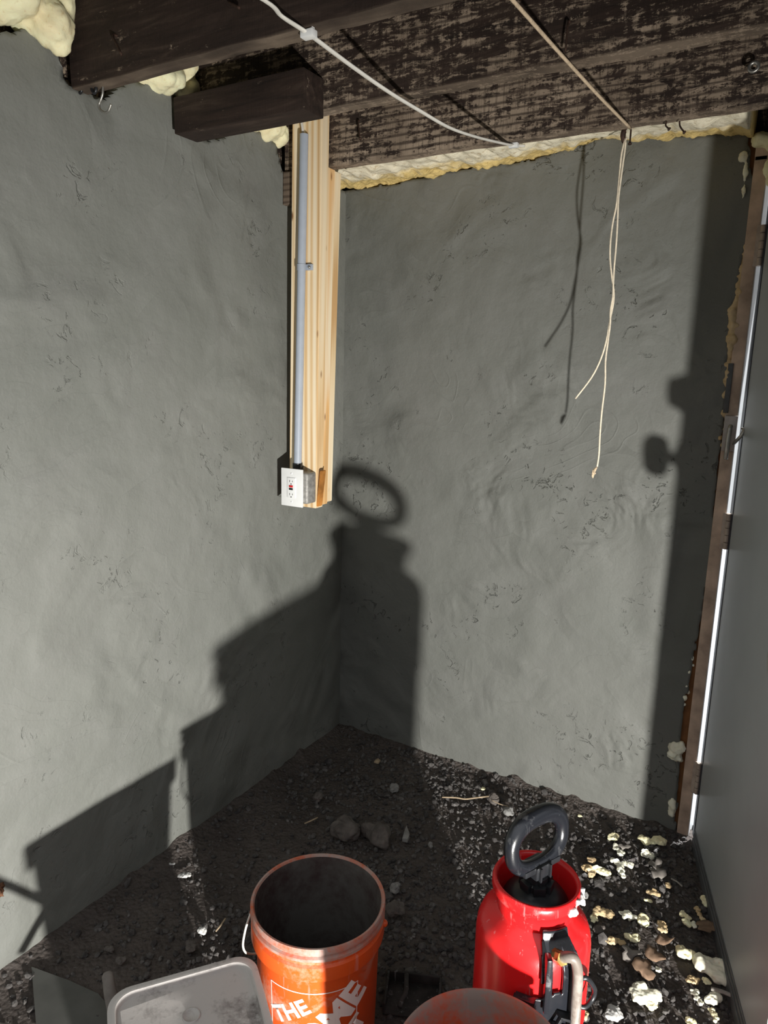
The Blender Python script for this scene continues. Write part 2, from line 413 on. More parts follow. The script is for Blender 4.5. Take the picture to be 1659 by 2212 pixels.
wr = struct('wall_right', wall_sheet(nu2, nv2, rpos, lambda i, j: -.12 + j * S2 < rtop(-.02 + i * S2) and -.02 + i * S2 < redge(-.12 + j * S2), (0, .04, 0)), 'plaster_r')
bm = bmesh.new(); box(bm, (-.04, .038, -.12), (1.33, .24, 2.36)); struct('backing', bm, 'rough', wr, False)
bm = bmesh.new(); box(bm, (2.34, .0, -.12), (3.4, .24, 2.36)); box(bm, (1.33, .02, 2.12), (2.34, .24, 2.36)); struct('header', bm, 'rough', wr, False)

# ceiling boards over the joists
bm = bmesh.new()
for i in range(13):
    y0 = -1.66 + i * .155; box(bm, (-.05, y0, 2.352), (3.5, y0 + .151, 2.375))
struct('ceiling', bm, 'subfloor', None, False)

# soil floor
def floor_z(x, y):
    d = min(x, -y)
    z = .012 * fbm((x * 2.2, y * 2.2, .3), 3) * min(1, max(0, d) * 4 + .2) + .004 * fbm((x * 14, y * 14, 1.3), 3)
    z += .022 * math.exp(-max(d, 0) / .05) + .035 * max(0, noise.noise(V((x * 16, y * 16, 7.7)))) * math.exp(-max(d, 0) / .03)
    z += .004 * max(0, noise.noise(V((x * 45, y * 45, 2.2))))
    return z
bm = bmesh.new(); FS = .0125; fx, fy = int(2.2 / FS), int(2.1 / FS)
gv = [[bm.verts.new((-.03 + i * FS, .03 - j * FS, floor_z(-.03 + i * FS, .03 - j * FS) - .006)) for j in range(fy + 1)] for i in range(fx + 1)]
for i in range(fx):
    for j in range(fy): bm.faces.new((gv[i][j], gv[i][j + 1], gv[i + 1][j + 1], gv[i + 1][j]))
x1 = -.03 + fx * FS; y1 = .03 - fy * FS
a = [bm.verts.new(p) for p in ((x1, .03, -.01), (3.6, .03, -.01), (3.6, y1, -.01), (x1, y1, -.01), (-.03, y1, -.01), (-.03, -3.5, -.01), (3.6, -3.5, -.01))]
bm.faces.new((a[0], a[3], a[2], a[1])); bm.faces.new((a[4], a[5], a[6], a[2], a[3]))
struct('floor', bm, 'soil')
bm = bmesh.new(); box(bm, (-2, .25, -.22), (6, 6, -.10)); struct('ground', bm, simple('pale_paving', (.30, .31, .32), .8, .2, 0, .1, 4), None, False)

# ------------------------------------------------------------------ door in the right wall, opened into the room
d1 = bpy.data.objects.new('door_1', None); COL.objects.link(d1); d1['kind'] = 'structure'
HX = 1.395
bm = bmesh.new(); box(bm, (1.352, -.006, -.02), (1.386, .12, 2.10), .003); jb = sharp(obj('jamb', bm, 'jamb', d1))
bm = bmesh.new(); box(bm, (1.325, .012, -.02), (1.353, .10, 2.16), .003); obj('rough_stud', bm, 'brownwood', d1)
bm = bmesh.new(); box(bm, (1.386, -.004, -.02), (1.3885, .118, 2.085)); obj('weather_strip', bm, 'white_plastic', d1, False)
bm = bmesh.new(); box(bm, (2.30, -.006, -.02), (2.345, .12, 2.10), .003); box(bm, (1.352, -.006, 2.085), (2.345, .12, 2.13), .003); obj('jamb', bm, 'jamb', d1)
th = math.atan2(-.85, 1.635 - HX)            # direction of the open leaf
ex = V((math.cos(th), math.sin(th), 0)); en = V((-ex.y, ex.x, 0))   # en: right of the leaf when seen from inside
ML = Matrix(((ex.x, en.x, 0, HX + .006), (ex.y, en.y, 0, -.010), (0, 0, 1, 0), (0, 0, 0, 1)))
bm = bmesh.new(); box(bm, (.023, 0.0, .03), (.88, .044, 2.075), .003, 0, ML); leaf = sharp(obj('leaf', bm, 'door', d1))
bm = bmesh.new(); box(bm, (-.0005, -.0015, .03), (.024, .045, 2.075), 0, 0, ML); obj('edge_strip', bm, 'dooredge', d1, False)
bm = bmesh.new()
for k, (z0, z1, p) in enumerate(((.0, .035, .006), (.035, .05, .004), (.05, .062, .002))): box(bm, (.03, -p, z0), (.88, .002, z1), .0015, 0, ML)
obj('door_sweep', bm, simple('sweep_grey', (.09, .095, .10), .5, .4, 0, .2, 20), d1)
for z in (.228, 1.045, 1.862):
    bm = bmesh.new()
    box(bm, (HX - .016, -.010, z - .055), (HX + .016, -.003, z + .055), .001)
    for q in range(5): 
        tube(bm, [(HX + .001, -.010, z - .055 + q * .022 + .001), (HX + .001, -.010, z - .055 + q * .022 + .021)], .0075, 12)
    sharp(obj('hinge', bm, simple('painted_hinge', (.42, .34, .28),   .5, .5, 0, .2, 40), d1))
for z, r, nm in ((.955, .041, 'knob'), (1.09, .026, 'deadbolt')):
    bm = bmesh.new()
    prof = [(0, 0), (.034, 0), (.033, .008), (.012, .014), (.012, .024), (r * .8, .028), (r, .038), (r, .058), (r * .75, .068), (0, .070)] if nm == 'knob' else [(0, 0), (.036, 0), (.035, .016), (.029, .022), (.027, .034), (.020, .037), (0, .037)]
    lathe(bm, prof, 32)
    Mk = Matrix(((ex.x, 0, -en.x, 0), (ex.y, 0, -en.y, 0), (0, 1, 0, 0), (0, 0, 0, 1)))
    bmesh.ops.transform(bm, matrix=Matrix.Translation(ML @ V((.82, 0, z))) @ Mk, verts=bm.verts)
    bmesh.ops.recalc_face_normals(bm, faces=bm.faces)
    obj(nm, bm, 'steel', d1)
# latch strike box and the strip above it on the jamb
st = bpy.data.objects.new('strike_plate', None); COL.objects.link(st); st.parent = d1
P = on(1577, 936, 1, -.03)
bm = bmesh.new(); box(bm, (P.x - .019, -.034, P.z - .052), (P.x + .015, -.004, P.z + .050), .002); sharp(obj('plate', bm, simple('strike_metal', (.34, .30, .27), .4, .5, .6, .15, 40), st))
bm = bmesh.new(); tube(bm, smoothpath([(P.x, -.035, P.z + .022), (P.x - .001, -.043, P.z + .012), (P.x - .002, -.045, P.z - .02), (P.x - .002, -.043, P.z - .05), (P.x - .003, -.036, P.z - .075)]), .006, 10); obj('latch_rod', bm, 'steel', st)
bm = bmesh.new(); tube(bm, smoothpath([(P.x + .012, -.03, P.z - .03), (P.x + .03, -.045, P.z - .005), (P.x + .036, -.04, P.z + .012), (P.x + .03, -.028, P.z + .016)]), .005, 10); obj('latch_hook', bm, 'steel', st)
bm = bmesh.new(); Q = on(1577, 800, 1, -.008); Q2 = on(1571, 892, 1, -.008); box(bm, (Q2.x - .012, -.011, Q2.z), (Q.x + .008, -.005, Q.z + .02), .001); obj('jamb_strip', bm, simple('grey_strip', (.10, .10, .10), .5, .5, .5, .2, 40), d1)

# ================================================================== JOISTS, BLOCK, POST
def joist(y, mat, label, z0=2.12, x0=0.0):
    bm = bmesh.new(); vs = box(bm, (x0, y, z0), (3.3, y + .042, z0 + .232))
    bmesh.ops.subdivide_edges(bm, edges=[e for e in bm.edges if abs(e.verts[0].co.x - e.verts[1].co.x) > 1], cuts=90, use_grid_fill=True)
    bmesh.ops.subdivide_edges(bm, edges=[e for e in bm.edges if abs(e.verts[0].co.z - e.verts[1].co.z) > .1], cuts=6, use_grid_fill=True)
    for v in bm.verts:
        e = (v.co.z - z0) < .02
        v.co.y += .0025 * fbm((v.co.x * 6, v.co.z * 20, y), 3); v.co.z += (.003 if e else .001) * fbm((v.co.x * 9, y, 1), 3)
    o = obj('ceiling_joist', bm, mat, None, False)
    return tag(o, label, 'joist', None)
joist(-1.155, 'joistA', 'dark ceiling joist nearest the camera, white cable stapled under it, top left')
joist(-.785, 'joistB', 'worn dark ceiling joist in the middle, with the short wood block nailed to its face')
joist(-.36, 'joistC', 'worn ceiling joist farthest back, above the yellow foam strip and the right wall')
# short block on the middle joist
bm = bmesh.new(); box(bm, (.03, -.868, 2.096), (.455, -.786, 2.186), .004)
for v in bm.verts: v.co += V((0, .002 * fbm(v.co * 9), .002 * fbm(v.co * 11)))
tag(sharp(obj('wood_block', bm, 'block')), 'short dark brown wood block nailed to the face of the middle joist', 'wood block')

# pine post of several boards hanging in the corner
post = empty('pine_post', (.1, -.36, 1.03), 'pale new pine post of stacked boards hanging from the joists in the corner', 'post')
def pboard(x0t, x1t, x0b, x1b, y0, y1, zt, zb, m, name='board'):
    bm = bmesh.new(); hexa(bm, [(x0b, y0, zb), (x1b, y0, zb), (x1b, y1, zb), (x0b, y1, zb)], [(x0t, y0, zt), (x1t, y0, zt), (x1t, y1, zt), (x0t, y1, zt)], .0015)
    bmesh.ops.translate(bm, verts=bm.verts, vec=-post.location)
    o = sharp(obj(name, bm, m, post)); return o
pboard(.062, .098, .045, .080, -.400, -.362, 2.345, 1.035, 'pine3')
pboard(.099, .178, .081, .160, -.402, -.362, 2.345, 1.030, 'pine1')
pboard(.075, .172, .055, .152, -.360, -.322, 2.118, 1.034, 'pine2')
pboard(.080, .170, .058, .146, -.320, -.285, 2.116, 1.038, 'pine3')
pboard(.172, .181, .158, .166, -.398, -.372, 1.16, 1.036, simple('stained_shim', (.40, .17, .04), .7, .2, 0, .5, 18), 'shim')
# grey conduit, its strap, and the outlet
ct = on(657, 290, 1, -.417); cb = on(643, 1008, 1, -.417)
cond = empty('conduit', (cb.x, -.417, cb.z), 'grey plastic conduit running down the front of the pine post', 'conduit')
def rel(o, pts): return [V(p) - o.location for p in pts]
bm = bmesh.new(); tube(bm, rel(cond, [cb + (ct - cb) * (i / 10) for i in range(11)]), .0135, 20); sharp(obj('pipe', bm, 'pvc', cond), 50)
bm = bmesh.new(); tube(bm, rel(cond, [(cb.x, -.417, cb.z - .012), (cb.x, -.417, cb.z + .012)]), .017, 20); sharp(obj('connector', bm, 'black', cond), 50)
sp = on(658, 577, 1, -.417); t = (sp.z - cb.z) / (ct.z - cb.z); sx = cb.x + (ct.x - cb.x) * t
bm = bmesh.new(); tube(bm, rel(cond, [(sx, -.417, sp.z - .009), (sx, -.417, sp.z + .009)]), .0155, 20)
box(bm, V((sx + .012, -.412, sp.z - .009)) - cond.location, V((sx + .036, -.402, sp.z + .009)) - cond.location, .001)
strap = sharp(obj('strap', bm, 'pvc', cond), 50)
bm = bmesh.new(); lathe(bm, [(0, .004), (.004, .003), (.005, 0), (0, -.001)], 14); bmesh.ops.transform(bm, matrix=Matrix.Translation(V((sx + .027, -.412, sp.z)) - cond.location) @ Matrix.Rotation(PI / 2, 4, 'X'), verts=bm.verts); obj('screw', bm, 'steel', strap)
bm = bmesh.new(); w0 = V((ct.x - .003, -.416, ct.z - .01)); tube(bm, smoothpath([w0, w0 + V((-.006, .003, .03)), w0 + V((-.018, .010, .075)), w0 + V((-.020, .03, .13))]), .005, 8, .6)
tag(obj('feed_cable', bm, 'cable'), 'short white cable end entering the top of the grey conduit', 'cable')
# outlet
plo = on(632, 1053, 1, -.455); ou = empty('wall_outlet', (plo.x, -.43, plo.z), 'white electrical outlet with red and black buttons at the foot of the pine post', 'outlet')
def oc(x, y, z): return V((x, y, z))
bm = bmesh.new(); box(bm, (-.0445, -.030, -.064), (.0445, -.024, .064), .0025)
plate = sharp(obj('cover_plate', bm, 'white_plastic', ou))
bm = bmesh.new(); box(bm, (-.034, -.024, -.052), (.060, .028, .052), .008); obj('outlet_box', bm, 'box', ou)
bm = bmesh.new(); box(bm, (-.0170, -.033, -.034), (.0170, -.029, .034), .0012); rc = obj('receptacle', bm, 'white_plastic', plate)
slot = simple('slot_dark', (.03, .03, .03), .6)
for s in (-1, 1):
    for x, h in ((-.006, .007), (.006, .0055)):
        bm = bmesh.new(); box(bm, (x - .0008, -.0336, s * .022 - h / 2), (x + .0008, -.0325, s * .022 + h / 2)); obj('slot', bm, slot, plate, False)
    bm = bmesh.new(); box(bm, (-.002, -.0336, s * .022 - .011), (.002, -.0325, s * .022 - .0075)); obj('slot', bm, slot, plate, False)
bm = bmesh.new(); box(bm, (-.0075, -.0352, .0012), (.0075, -.0325, .0085), .0006); obj('button', bm, 'redknob', plate)['label'] = 'red button'
bm = bmesh.new(); box(bm, (-.0075, -.0352, -.0075), (.0075, -.0325, -.0010), .0006); obj('button', bm, 'black', plate)['label'] = 'black button'
for s in (-1, 1):
    bm = bmesh.new(); lathe(bm, [(0, .0015), (.003, .001), (.0035, 0)], 14); bmesh.ops.transform(bm, matrix=Matrix.Translation((0, -.030, s * .048)) @ Matrix.Rotation(PI / 2, 4, 'X'), verts=bm.verts); obj('screw', bm, 'white_plastic', plate)

# ================================================================== FOAM
# strip of foam between the back joist and the right wall
bm = bmesh.new(); nx, ny = 260, 56; X0, X1, Y0, Y1 = .0, 1.345, -.325, .035; gg = []
for i in range(nx + 1):
    row = []
    for j in range(ny + 1):
        x = X0 + (X1 - X0) * i / nx; y = Y0 + (Y1 - Y0) * j / ny; t = j / ny
        zb = 2.128 + (rtop(max(0, min(1.4, x))) - 2.128) * t ** 1.2
        z = zb + .012 - .022 * abs(noise.noise(V((x * 22, y * 14, .3)))) - .010 * fbm((x * 9, y * 9, 2), 3) - .010 * t * abs(noise.noise(V((x * 60, y * 40, 1))))
        z -= .010 * math.sin(min(1, t * 1.15) * PI)
        row.append(bm.verts.new((x, max(y, -.268) if x < .186 else y, z)))
    gg.append(row)
for i in range(nx):
    for j in range(ny): bm.faces.new((gg[i][j], gg[i][j + 1], gg[i + 1][j + 1], gg[i + 1][j]))
r = bmesh.ops.extrude_edge_only(bm, edges=[e for e in bm.edges if e.is_boundary])
for v in [q for q in r['geom'] if isinstance(q, bmesh.types.BMVert)]: v.co.z = 2.35
def stripfoam():
    k = NT('strip_foam'); c = k.co(); sx_ = k.n.new('ShaderNodeSeparateXYZ'); k.L(c, sx_.inputs[0])
    n = k.noise(c, 16, 4, .6); f = k.noise(c, 60, 5, .7)
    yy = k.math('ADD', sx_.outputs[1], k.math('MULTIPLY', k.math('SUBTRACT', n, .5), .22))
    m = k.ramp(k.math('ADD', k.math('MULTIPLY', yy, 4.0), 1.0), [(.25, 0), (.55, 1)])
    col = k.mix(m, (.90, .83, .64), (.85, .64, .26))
    col = k.mix(k.ramp(f, [(.32, .6), (.45, 0)]), col, (.40, .24, .06))
    return k.fin(col, .7, .25, k.bump(k.math('ADD', f, n), .7, .008))
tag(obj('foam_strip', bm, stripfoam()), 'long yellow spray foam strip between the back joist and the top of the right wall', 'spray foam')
# foam filling the bays above the left wall
def bayfoam(y0, y1, zc, label, seed, extra=()):
    rr = random.Random(seed); sp = []
    n = 9
    for i in range(n):
        y = y0 + (y1 - y0) * (i + .5) / n
        for k in range(3):
            sp.append((V((-.005 + rr.uniform(-.02, .018), y + rr.uniform(-.02, .02), zc + .03 + k * .045 + rr.uniform(-.01, .01))), (.05 + rr.uniform(0, .012), .034, .04)))
    sp += list(extra)
    o = obj('bay_foam', blobmesh(sp, .006, .007, 26, seed), 'foam'); return tag(o, label, 'spray foam')
bayfoam(-1.50, -1.17, 2.20, 'big bulging cream spray foam at the top left corner beside the front joist', 3,
        [(V((.03, -1.22, 2.225)), (.045, .04, .05)), (V((.04, -1.30, 2.26)), (.05, .05, .05)), (V((.05, -1.36, 2.30)), (.06, .06, .05)), (V((.03, -1.20, 2.20)), (.03, .025, .03))])
bayfoam(-1.09, -.80, 2.205, 'yellow spray foam over the left wall between the front and middle joists', 5)
bayfoam(-.72, -.375, 2.205, 'yellow spray foam over the left wall between the middle and back joists', 9)
sp = [(V((-.0, -1.385, 2.125)), (.022, .03, .022)), (V((.004, -1.375, 2.095)), (.02, .022, .018)), (V((.0, -1.40, 2.155)), (.02, .03, .02))]
tag(obj('foam_lump', blobmesh(sp, .005, .006, 40, 2), 'foam'), 'small foam lump stuck on the left wall at the left edge under the big bulge', 'spray foam')
sp = [(V((.004, -1.500 - .016 * i, .255 + .016 * (i % 3) - .02)), (.012, .022, .022)) for i in range(4)]
tag(obj('brown_clump', blobmesh(sp, .003, .011, 110, 12), simple('brown_clump', (.15, .075, .045), .9, .1, 0, .5, 60, .8)), 'brown crumbly clump on the left wall at the left edge, low down', 'clump')
# dark gap lumps under the front joist end are wood chips
bm = bmesh.new(); box(bm, (.0, -.372, 2.02), (.06, -.33, 2.118), .004)
for v in bm.verts: v.co += V((.004 * fbm(v.co * 30), .003 * fbm(v.co * 33), .006 * fbm(v.co * 21)))
tag(obj('blocking', bm, 'joistA'), 'dark wood stub in the wall corner left of the pine post', 'wood stub')
# foam squeezed out along the door frame
def oozefoam(z0, z1, seed, dx, rad, label, mat):
    rr = random.Random(seed); sp = []; n = max(3, int((z1 - z0) / .018))
    for i in range(n):
        z = z0 + (z1 - z0) * i / (n - 1)
        sp.append((V((redge(z) + dx + rr.uniform(-.004, .004), .006 + rr.uniform(-.006, .004), z)), (rad * rr.uniform(.7, 1.2), rad * rr.uniform(.7, 1.1), rad * rr.uniform(.9, 1.6))))
    return tag(obj('frame_foam', blobmesh(sp, .0035, .004, 60, seed), mat), label, 'spray foam')
oozefoam(1.45, 1.86, 21, .002, .014, 'long tan foam bead in the gap beside the upper door frame', 'foam_tan')
oozefoam(1.30, 1.44, 22, .003, .009, 'thin tan foam bead beside the metal strip above the strike plate', 'foam_tan')
oozefoam(.86, .98, 23, .001, .006, 'thin foam sliver beside the door frame below the middle hinge', 'foam_old')
oozefoam(.46, .62, 24, -.003, .007, 'pale foam bead low on the door frame above the white lump', 'foam_white')
sp = [(V((1.322, -.004, .305)), .024), (V((1.315, -.010, .285)), .018), (V((1.335, -.006, .318)), .016), (V((1.332, -.002, .275)), .014)]
tag(obj('frame_foam', blobmesh(sp, .004, .006, 60, 4), 'foam_white'), 'white foam lump bulging beside the lower door frame', 'spray foam')
sp = [(V((1.328, -.004, .105)), (.012, .012, .03)), (V((1.332, -.004, .08)), (.012, .012, .02))]
tag(obj('frame_foam', blobmesh(sp, .004, .005, 60, 6), 'foam_white'), 'small pale foam lump at the foot of the door frame', 'spray foam')
sp = [(V((1.335 + .03 * i, -.02 + .01 * (i % 2), 2.15 - .012 * (i % 3))), (.026, .03, .022)) for i in range(1, 8)] + [(V((1.40, -.02, 2.06)), (.022, .02, .03)), (V((1.405, -.02, 2.03)), (.018, .02, .022))]
tag(obj('frame_foam', blobmesh(sp, .005, .006, 45, 8), 'foam'), 'shaded yellow foam over the top corner of the door frame', 'spray foam')
sp = [(V((1.322, -.006, 2.10)), (.012, .008, .016)), (V((1.333, -.006, 2.06)), (.007, .006, .03)), (V((1.334, -.006, 2.01)), (.006, .006, .02))]
tag(obj('frame_foam', blobmesh(sp, .0035, .004, 60, 9), 'foam_white'), 'pale dried foam drip beside the top of the door frame', 'spray foam')

# ================================================================== CABLES, WIRES, HOOKS, NAILS
A1 = V((.672, -1.145, 2.112)); C1 = on(1110, 308, 1, -.335); C1.z = 2.113
up0 = on(570, 0, 1, -1.23); up1 = on(610, 36, 1, -1.18)
mid = [A1 + (C1 - A1) * t + V((0, 0, -.034 * math.sin(PI * t) * (1.15 if t > .5 else 1))) for t in (.15, .3, .45, .6, .75, .9)]
wc = empty('white_cable', A1, 'white flat electrical cable slung under the joists from top left to the foam strip', 'cable')
bm = bmesh.new(); tube(bm, rel(wc, smoothpath([up0 + V((-.10, -.10, .05)), up0, up1, A1] + mid + [C1, C1 + V((.02, .03, .004))], 6)), .0055, 10, .55); obj('cable', bm, 'cable', wc)
bm = bmesh.new(); box(bm, V((-.014, -.008, -.007)), V((.014, .010, .006)), .002); box(bm, V((-.012, -.004, -.002)), V((-.008, .004, .014)), .001); box(bm, V((.008, -.004, -.002)), V((.012, .004, .014)), .001); sharp(obj('clip', bm, 'white_plastic', wc))
bm = bmesh.new(); c_ = C1 - A1; box(bm, c_ + V((-.013, -.007, -.006)), c_ + V((.013, .008, .006)), .002); sharp(obj('clip', bm, 'white_plastic', wc))

tA = V((1.053, -1.093, 2.112)); tC = on(1362, 277, 1, -.372)
d_ = (tA - tC)
bm = bmesh.new(); tube(bm, smoothpath([tC, tC + d_ * .35 + V((0, 0, -.004)), tC + d_ * .7 + V((0, 0, -.003)), tA, tA + d_ * .3], 5), .0035, 8)
tag(obj('tan_cord', bm, 'twine'), 'taut tan cord stretched under the joists to the nail above the hanging wires', 'cord')
def onw(px, py, y=-.305): return on(px, py, 1, y)
w1 = [(1352, 296), (1343, 330), (1338, 380), (1332, 440), (1324, 480), (1319, 520), (1318, 560), (1322, 600), (1326, 628), (1325, 655), (1318, 690), (1310, 735), (1298, 775), (1278, 815), (1243, 861)]
w2 = [(1353, 296), (1349, 330), (1342, 380), (1336, 430), (1334, 480), (1331, 530), (1327, 575), (1325, 610), (1324, 640), (1319, 670), (1318, 700), (1313, 740), (1308, 780), (1307, 830), (1300, 890), (1296, 940), (1294, 980), (1290, 1008)]
bm = bmesh.new(); tube(bm, smoothpath([onw(*p, -.305 - .003 * (i % 2)) for i, p in enumerate(w1)], 4), .0024, 8)
tag(obj('hanging_wire', bm, 'twine2'), 'shorter cream wire hanging from the back joist, its end bent to the left', 'wire')
hw = empty('hanging_wire', onw(1290, 1008), 'longer cream wire hanging from the back joist, frayed knot at its end', 'wire')
bm = bmesh.new(); tube(bm, rel(hw, smoothpath([onw(*p, -.309) for p in w2], 4)), .0024, 8); obj('strand', bm, 'twine2', hw)
bm = bmesh.new(); e_ = onw(1286, 1016, -.309) - hw.location
for q in range(4): tube(bm, smoothpath([V((0, 0, 0)) + e_ * .2, e_ + V((R.uniform(-.006, .006), R.uniform(-.005, .005), 0)), e_ + V((R.uniform(-.007, .007), R.uniform(-.006, .006), -.01 - .004 * q))], 3), .0022, 6)
obj('knot', bm, 'twine', hw)
# nail and dark knot that hold them
def nail(p, d, ln, r, label, bend=None, head=True):
    p, d = V(p), V(d).normalized(); bm = bmesh.new()
    pts = [V((0, 0, 0)), d * ln * .5, d * ln]
    if bend: pts[2] = d * ln * .6 + V(bend)
    tube(bm, smoothpath(pts, 4), r, 8)
    if head:
        q = pts[-1]; dd = (pts[-1] - pts[-2]).normalized(); tube(bm, [q, q + dd * .003], r * 2.2, 10)
    return tag(obj('nail', bm, 'rust', None, True, p), label, 'nail')
nail(on(1363, 280, 1, -.315), (0.05, -.2, -1), .035, .0022, 'rusty nail under the back joist where the tan cord is tied')
bm = bmesh.new(); k0 = onw(1352, 284); tube(bm, smoothpath([k0 + V((.004, 0, .012)), k0 + V((-.004, -.004, 0)), k0 + V((-.006, 0, -.014)), k0 + V((-.002, .004, -.026))], 4), [.004] * 4 + [.007] * 4 + [.006] * 4 + [.003], 8)
tag(obj('wire_knot', bm, 'rust'), 'dark twisted knot above the two hanging wires', 'knot')
nail(on(1440, 262, 1, -.345), (-.1, -.1, -1), .02, .002, 'short bent nail under the back joist left of its neighbour nail', (.008, 0, -.006))
nail(on(1468, 262, 1, -.345), (.2, -.1, -1), .024, .002, 'bent nail under the back joist farther right than its neighbour nail', (.010, 0, -.012))
nail(on(254, 78, 1, -1.154), (.1, -1, -.4), .03, .0028, 'bent rusty nail in the face of the front joist near the foam bulge', (.035, -.006, -.045), False)
nail(on(502, 8, 1, -1.154), (.2, -1, -.2), .02, .003, 'rusty nail stub high on the front joist near the top of the photo', (.03, -.004, -.018), False)
nail(on(777, 262, 1, -.362), (.05, -1, -.3), .02, .0022, 'bent nail in the face of the back joist right of the pine post', (.012, -.004, -.05))
nail(on(1231, 50, 1, -.787), (.0, -1, -.2), .022, .0018, 'thin nail in the face of the middle joist left of the tan cord', (0, -.003, -.055), False)
# eye hook on the back joist
ep = on(1630, 155, 1, -.362)
eh = empty('eye_screw', ep, 'steel screw eye in the face of the back joist at the far right', 'screw eye')
bm = bmesh.new(); tube(bm, [V((math.cos(a_) * .0095, -.030, math.sin(a_) * .0095)) for a_ in [2 * PI * i / 24 for i in range(24)]], .0042, 8, 1, False, 0, True); obj('eye', bm, 'steel', eh)
bm = bmesh.new(); tube(bm, [(0, .004, 0), (0, -.022, 0)], .003, 8); obj('shank', bm, 'rust', eh)
# wire hook under the front joist
hp = on(222, 182, 1, -1.13)
bm = bmesh.new(); z_ = hp.z
pts = [(222, 180), (222, 200), (218, 215), (214, 225), (216, 236), (225, 243), (233, 241), (237, 233), (240, 225)]
tube(bm, smoothpath([on(*q, 1, -1.13) for q in pts], 4), .0028, 8)
tag(obj('wire_hook', bm, 'steel'), 'small bent steel hook hanging under the end of the front joist', 'hook')
for i, (px, lab) in enumerate(((171, 'black staple stub under the front joist end, left one of two'), (202, 'black staple stub under the front joist end, right one next to the hook'))):
    bm = bmesh.new(); p0 = on(px - 4, 183, 1, -1.135); p1 = on(px + 5, 183, 1, -1.135)
    tube(bm, smoothpath([p0 + V((0, 0, .01)), p0 + V((0, 0, -.010)), (p0 + p1) / 2 + V((0, 0, -.018)), p1 + V((0, 0, -.010)), p1 + V((0, 0, .01))], 4), .0035, 8)
    tag(obj('staple', bm, 'black'), lab, 'staple')

# ================================================================== BUCKETS, TUB, SPRAYER
def bucket_profile(s):
    P = [(0, 0), (.124, 0), (.128, .006), (.1345, .285), (.1355, .288), (.1445, .290), (.1455, .296), (.1452, .322), (.1400, .326), (.1400, .334), (.1458, .337), (.1458, .343), (.1405, .346), (.1408, .352),
         (.1462, .354), (.1465, .362), (.1445, .366), (.1405, .366), (.1375, .362), (.1345, .348), (.1320, .30), (.1220, .012), (.0, .010)]
    M = [0] * 10 + [1] * 8 + [2] * 4
    return [(r * s, z * s) for r, z in P], M
def arcpts(c, u, v, a0, a1, n, rx, rz): return [V(c) + V(u) * math.cos(a0 + (a1 - a0) * i / n) * rx + V(v) * math.sin(a0 + (a1 - a0) * i / n) * rz for i in range(n + 1)]
OB = V((.769, -1.2314, 0.0))
ob = empty('plastic_bucket', OB + V((0, 0, .002)), 'orange plastic bucket with white lettering and a grey cement-coated inside, left of the red sprayer', 'bucket')
bm = bmesh.new(); pr, mm = bucket_profile(1.0); lathe(bm, pr, 96, mm)
body = sharp(obj('body', bm, ['orange', 'orange_rim', 'cement'], ob), 40)
for v in body.data.vertices:
    pass
# wire bail hanging behind
bu = V((-.90, -.43, 0)).normalized(); bv = V((-.43, .90, 0)).normalized()
bp = [bu * .150 + V((0, 0, .315)), bu * .163 + bv * -.004 + V((0, 0, .27)), bu * .172 + bv * .01 + V((0, 0, .21)), bu * .165 + bv * .06 + V((0, 0, .15)), bu * .11 + bv * .135 + V((0, 0, .10)), bv * .172 + V((0, 0, .085)),
      bu * -.10 + bv * .140 + V((0, 0, .11)), bu * -.125 + bv * .105 + V((0, 0, .18)), bu * -.140 + bv * .065 + V((0, 0, .25)), bu * -.149 + bv * .01 + V((0, 0, .305)), bu * -.148 + V((0, 0, .315))]
bm = bmesh.new(); tube(bm, smoothpath(bp, 6), .0026, 8)
bail = obj('bail', bm, 'cable', ob); bail['label'] = 'pale wire bail handle'
for s in (-1, 1):
    bm = bmesh.new(); c = bu * s * .145 + V((0, 0, .315)); bmesh.ops.create_uvsphere(bm, u_segments=16, v_segments=10, radius=.008, matrix=Matrix.Translation(c)); obj('ear', bm, 'orange', ob)
# printed square with lettering, wrapped round the bucket
TOC = V((CAM.x - OB.x, CAM.y - OB.y)); azc = math.atan2(TOC.y, TOC.x)
def wrap(u, v, off=.0007):
    # u metres along the surface from the middle of the print, v height
    r = .128 + (.1345 - .128) * (v - .006) / .279 + off
    a_ = azc + PRINT_AZ + u / .133
    return V((r * math.cos(a_), r * math.sin(a_), v))
PRINT_AZ = math.radians(-4)
def wrapmesh(bm):
    bmesh.ops.triangulate(bm, faces=bm.faces)
    for _ in range(3):
        le = [e for e in bm.edges if e.calc_length() > .012]
        if le: bmesh.ops.subdivide_edges(bm, edges=le, cuts=1)
    bmesh.ops.triangulate(bm, faces=bm.faces)
    for v in bm.verts: v.co = wrap(v.co.x, v.co.y)
    return bm
def textbm(body_, size, offset=.0):
    cu = bpy.data.curves.new('t', 'FONT'); cu.body = body_; cu.size = size; cu.align_x = 'CENTER'; cu.align_y = 'CENTER'; cu.offset = offset; cu.fill_mode = 'FRONT'; cu.resolution_u = 4
    o = bpy.data.objects.new('t', cu); COL.objects.link(o); dg = bpy.context.evaluated_depsgraph_get(); ev = o.evaluated_get(dg)
    b = bmesh.new(); b.from_mesh(ev.to_mesh()); ev.to_mesh_clear(); bpy.data.objects.remove(o); bpy.data.curves.remove(cu)
    bmesh.ops.remove_doubles(b, verts=b.verts, dist=1e-5)
    return b
MAT['print'] = dusty('white_print', (.82, .80, .77), (.75, .42, .30), .22, .5, .3, 22)
SQ = .098; SV = .155    # half side of the square and its middle height
bm = bmesh.new(); wl_ = .0022
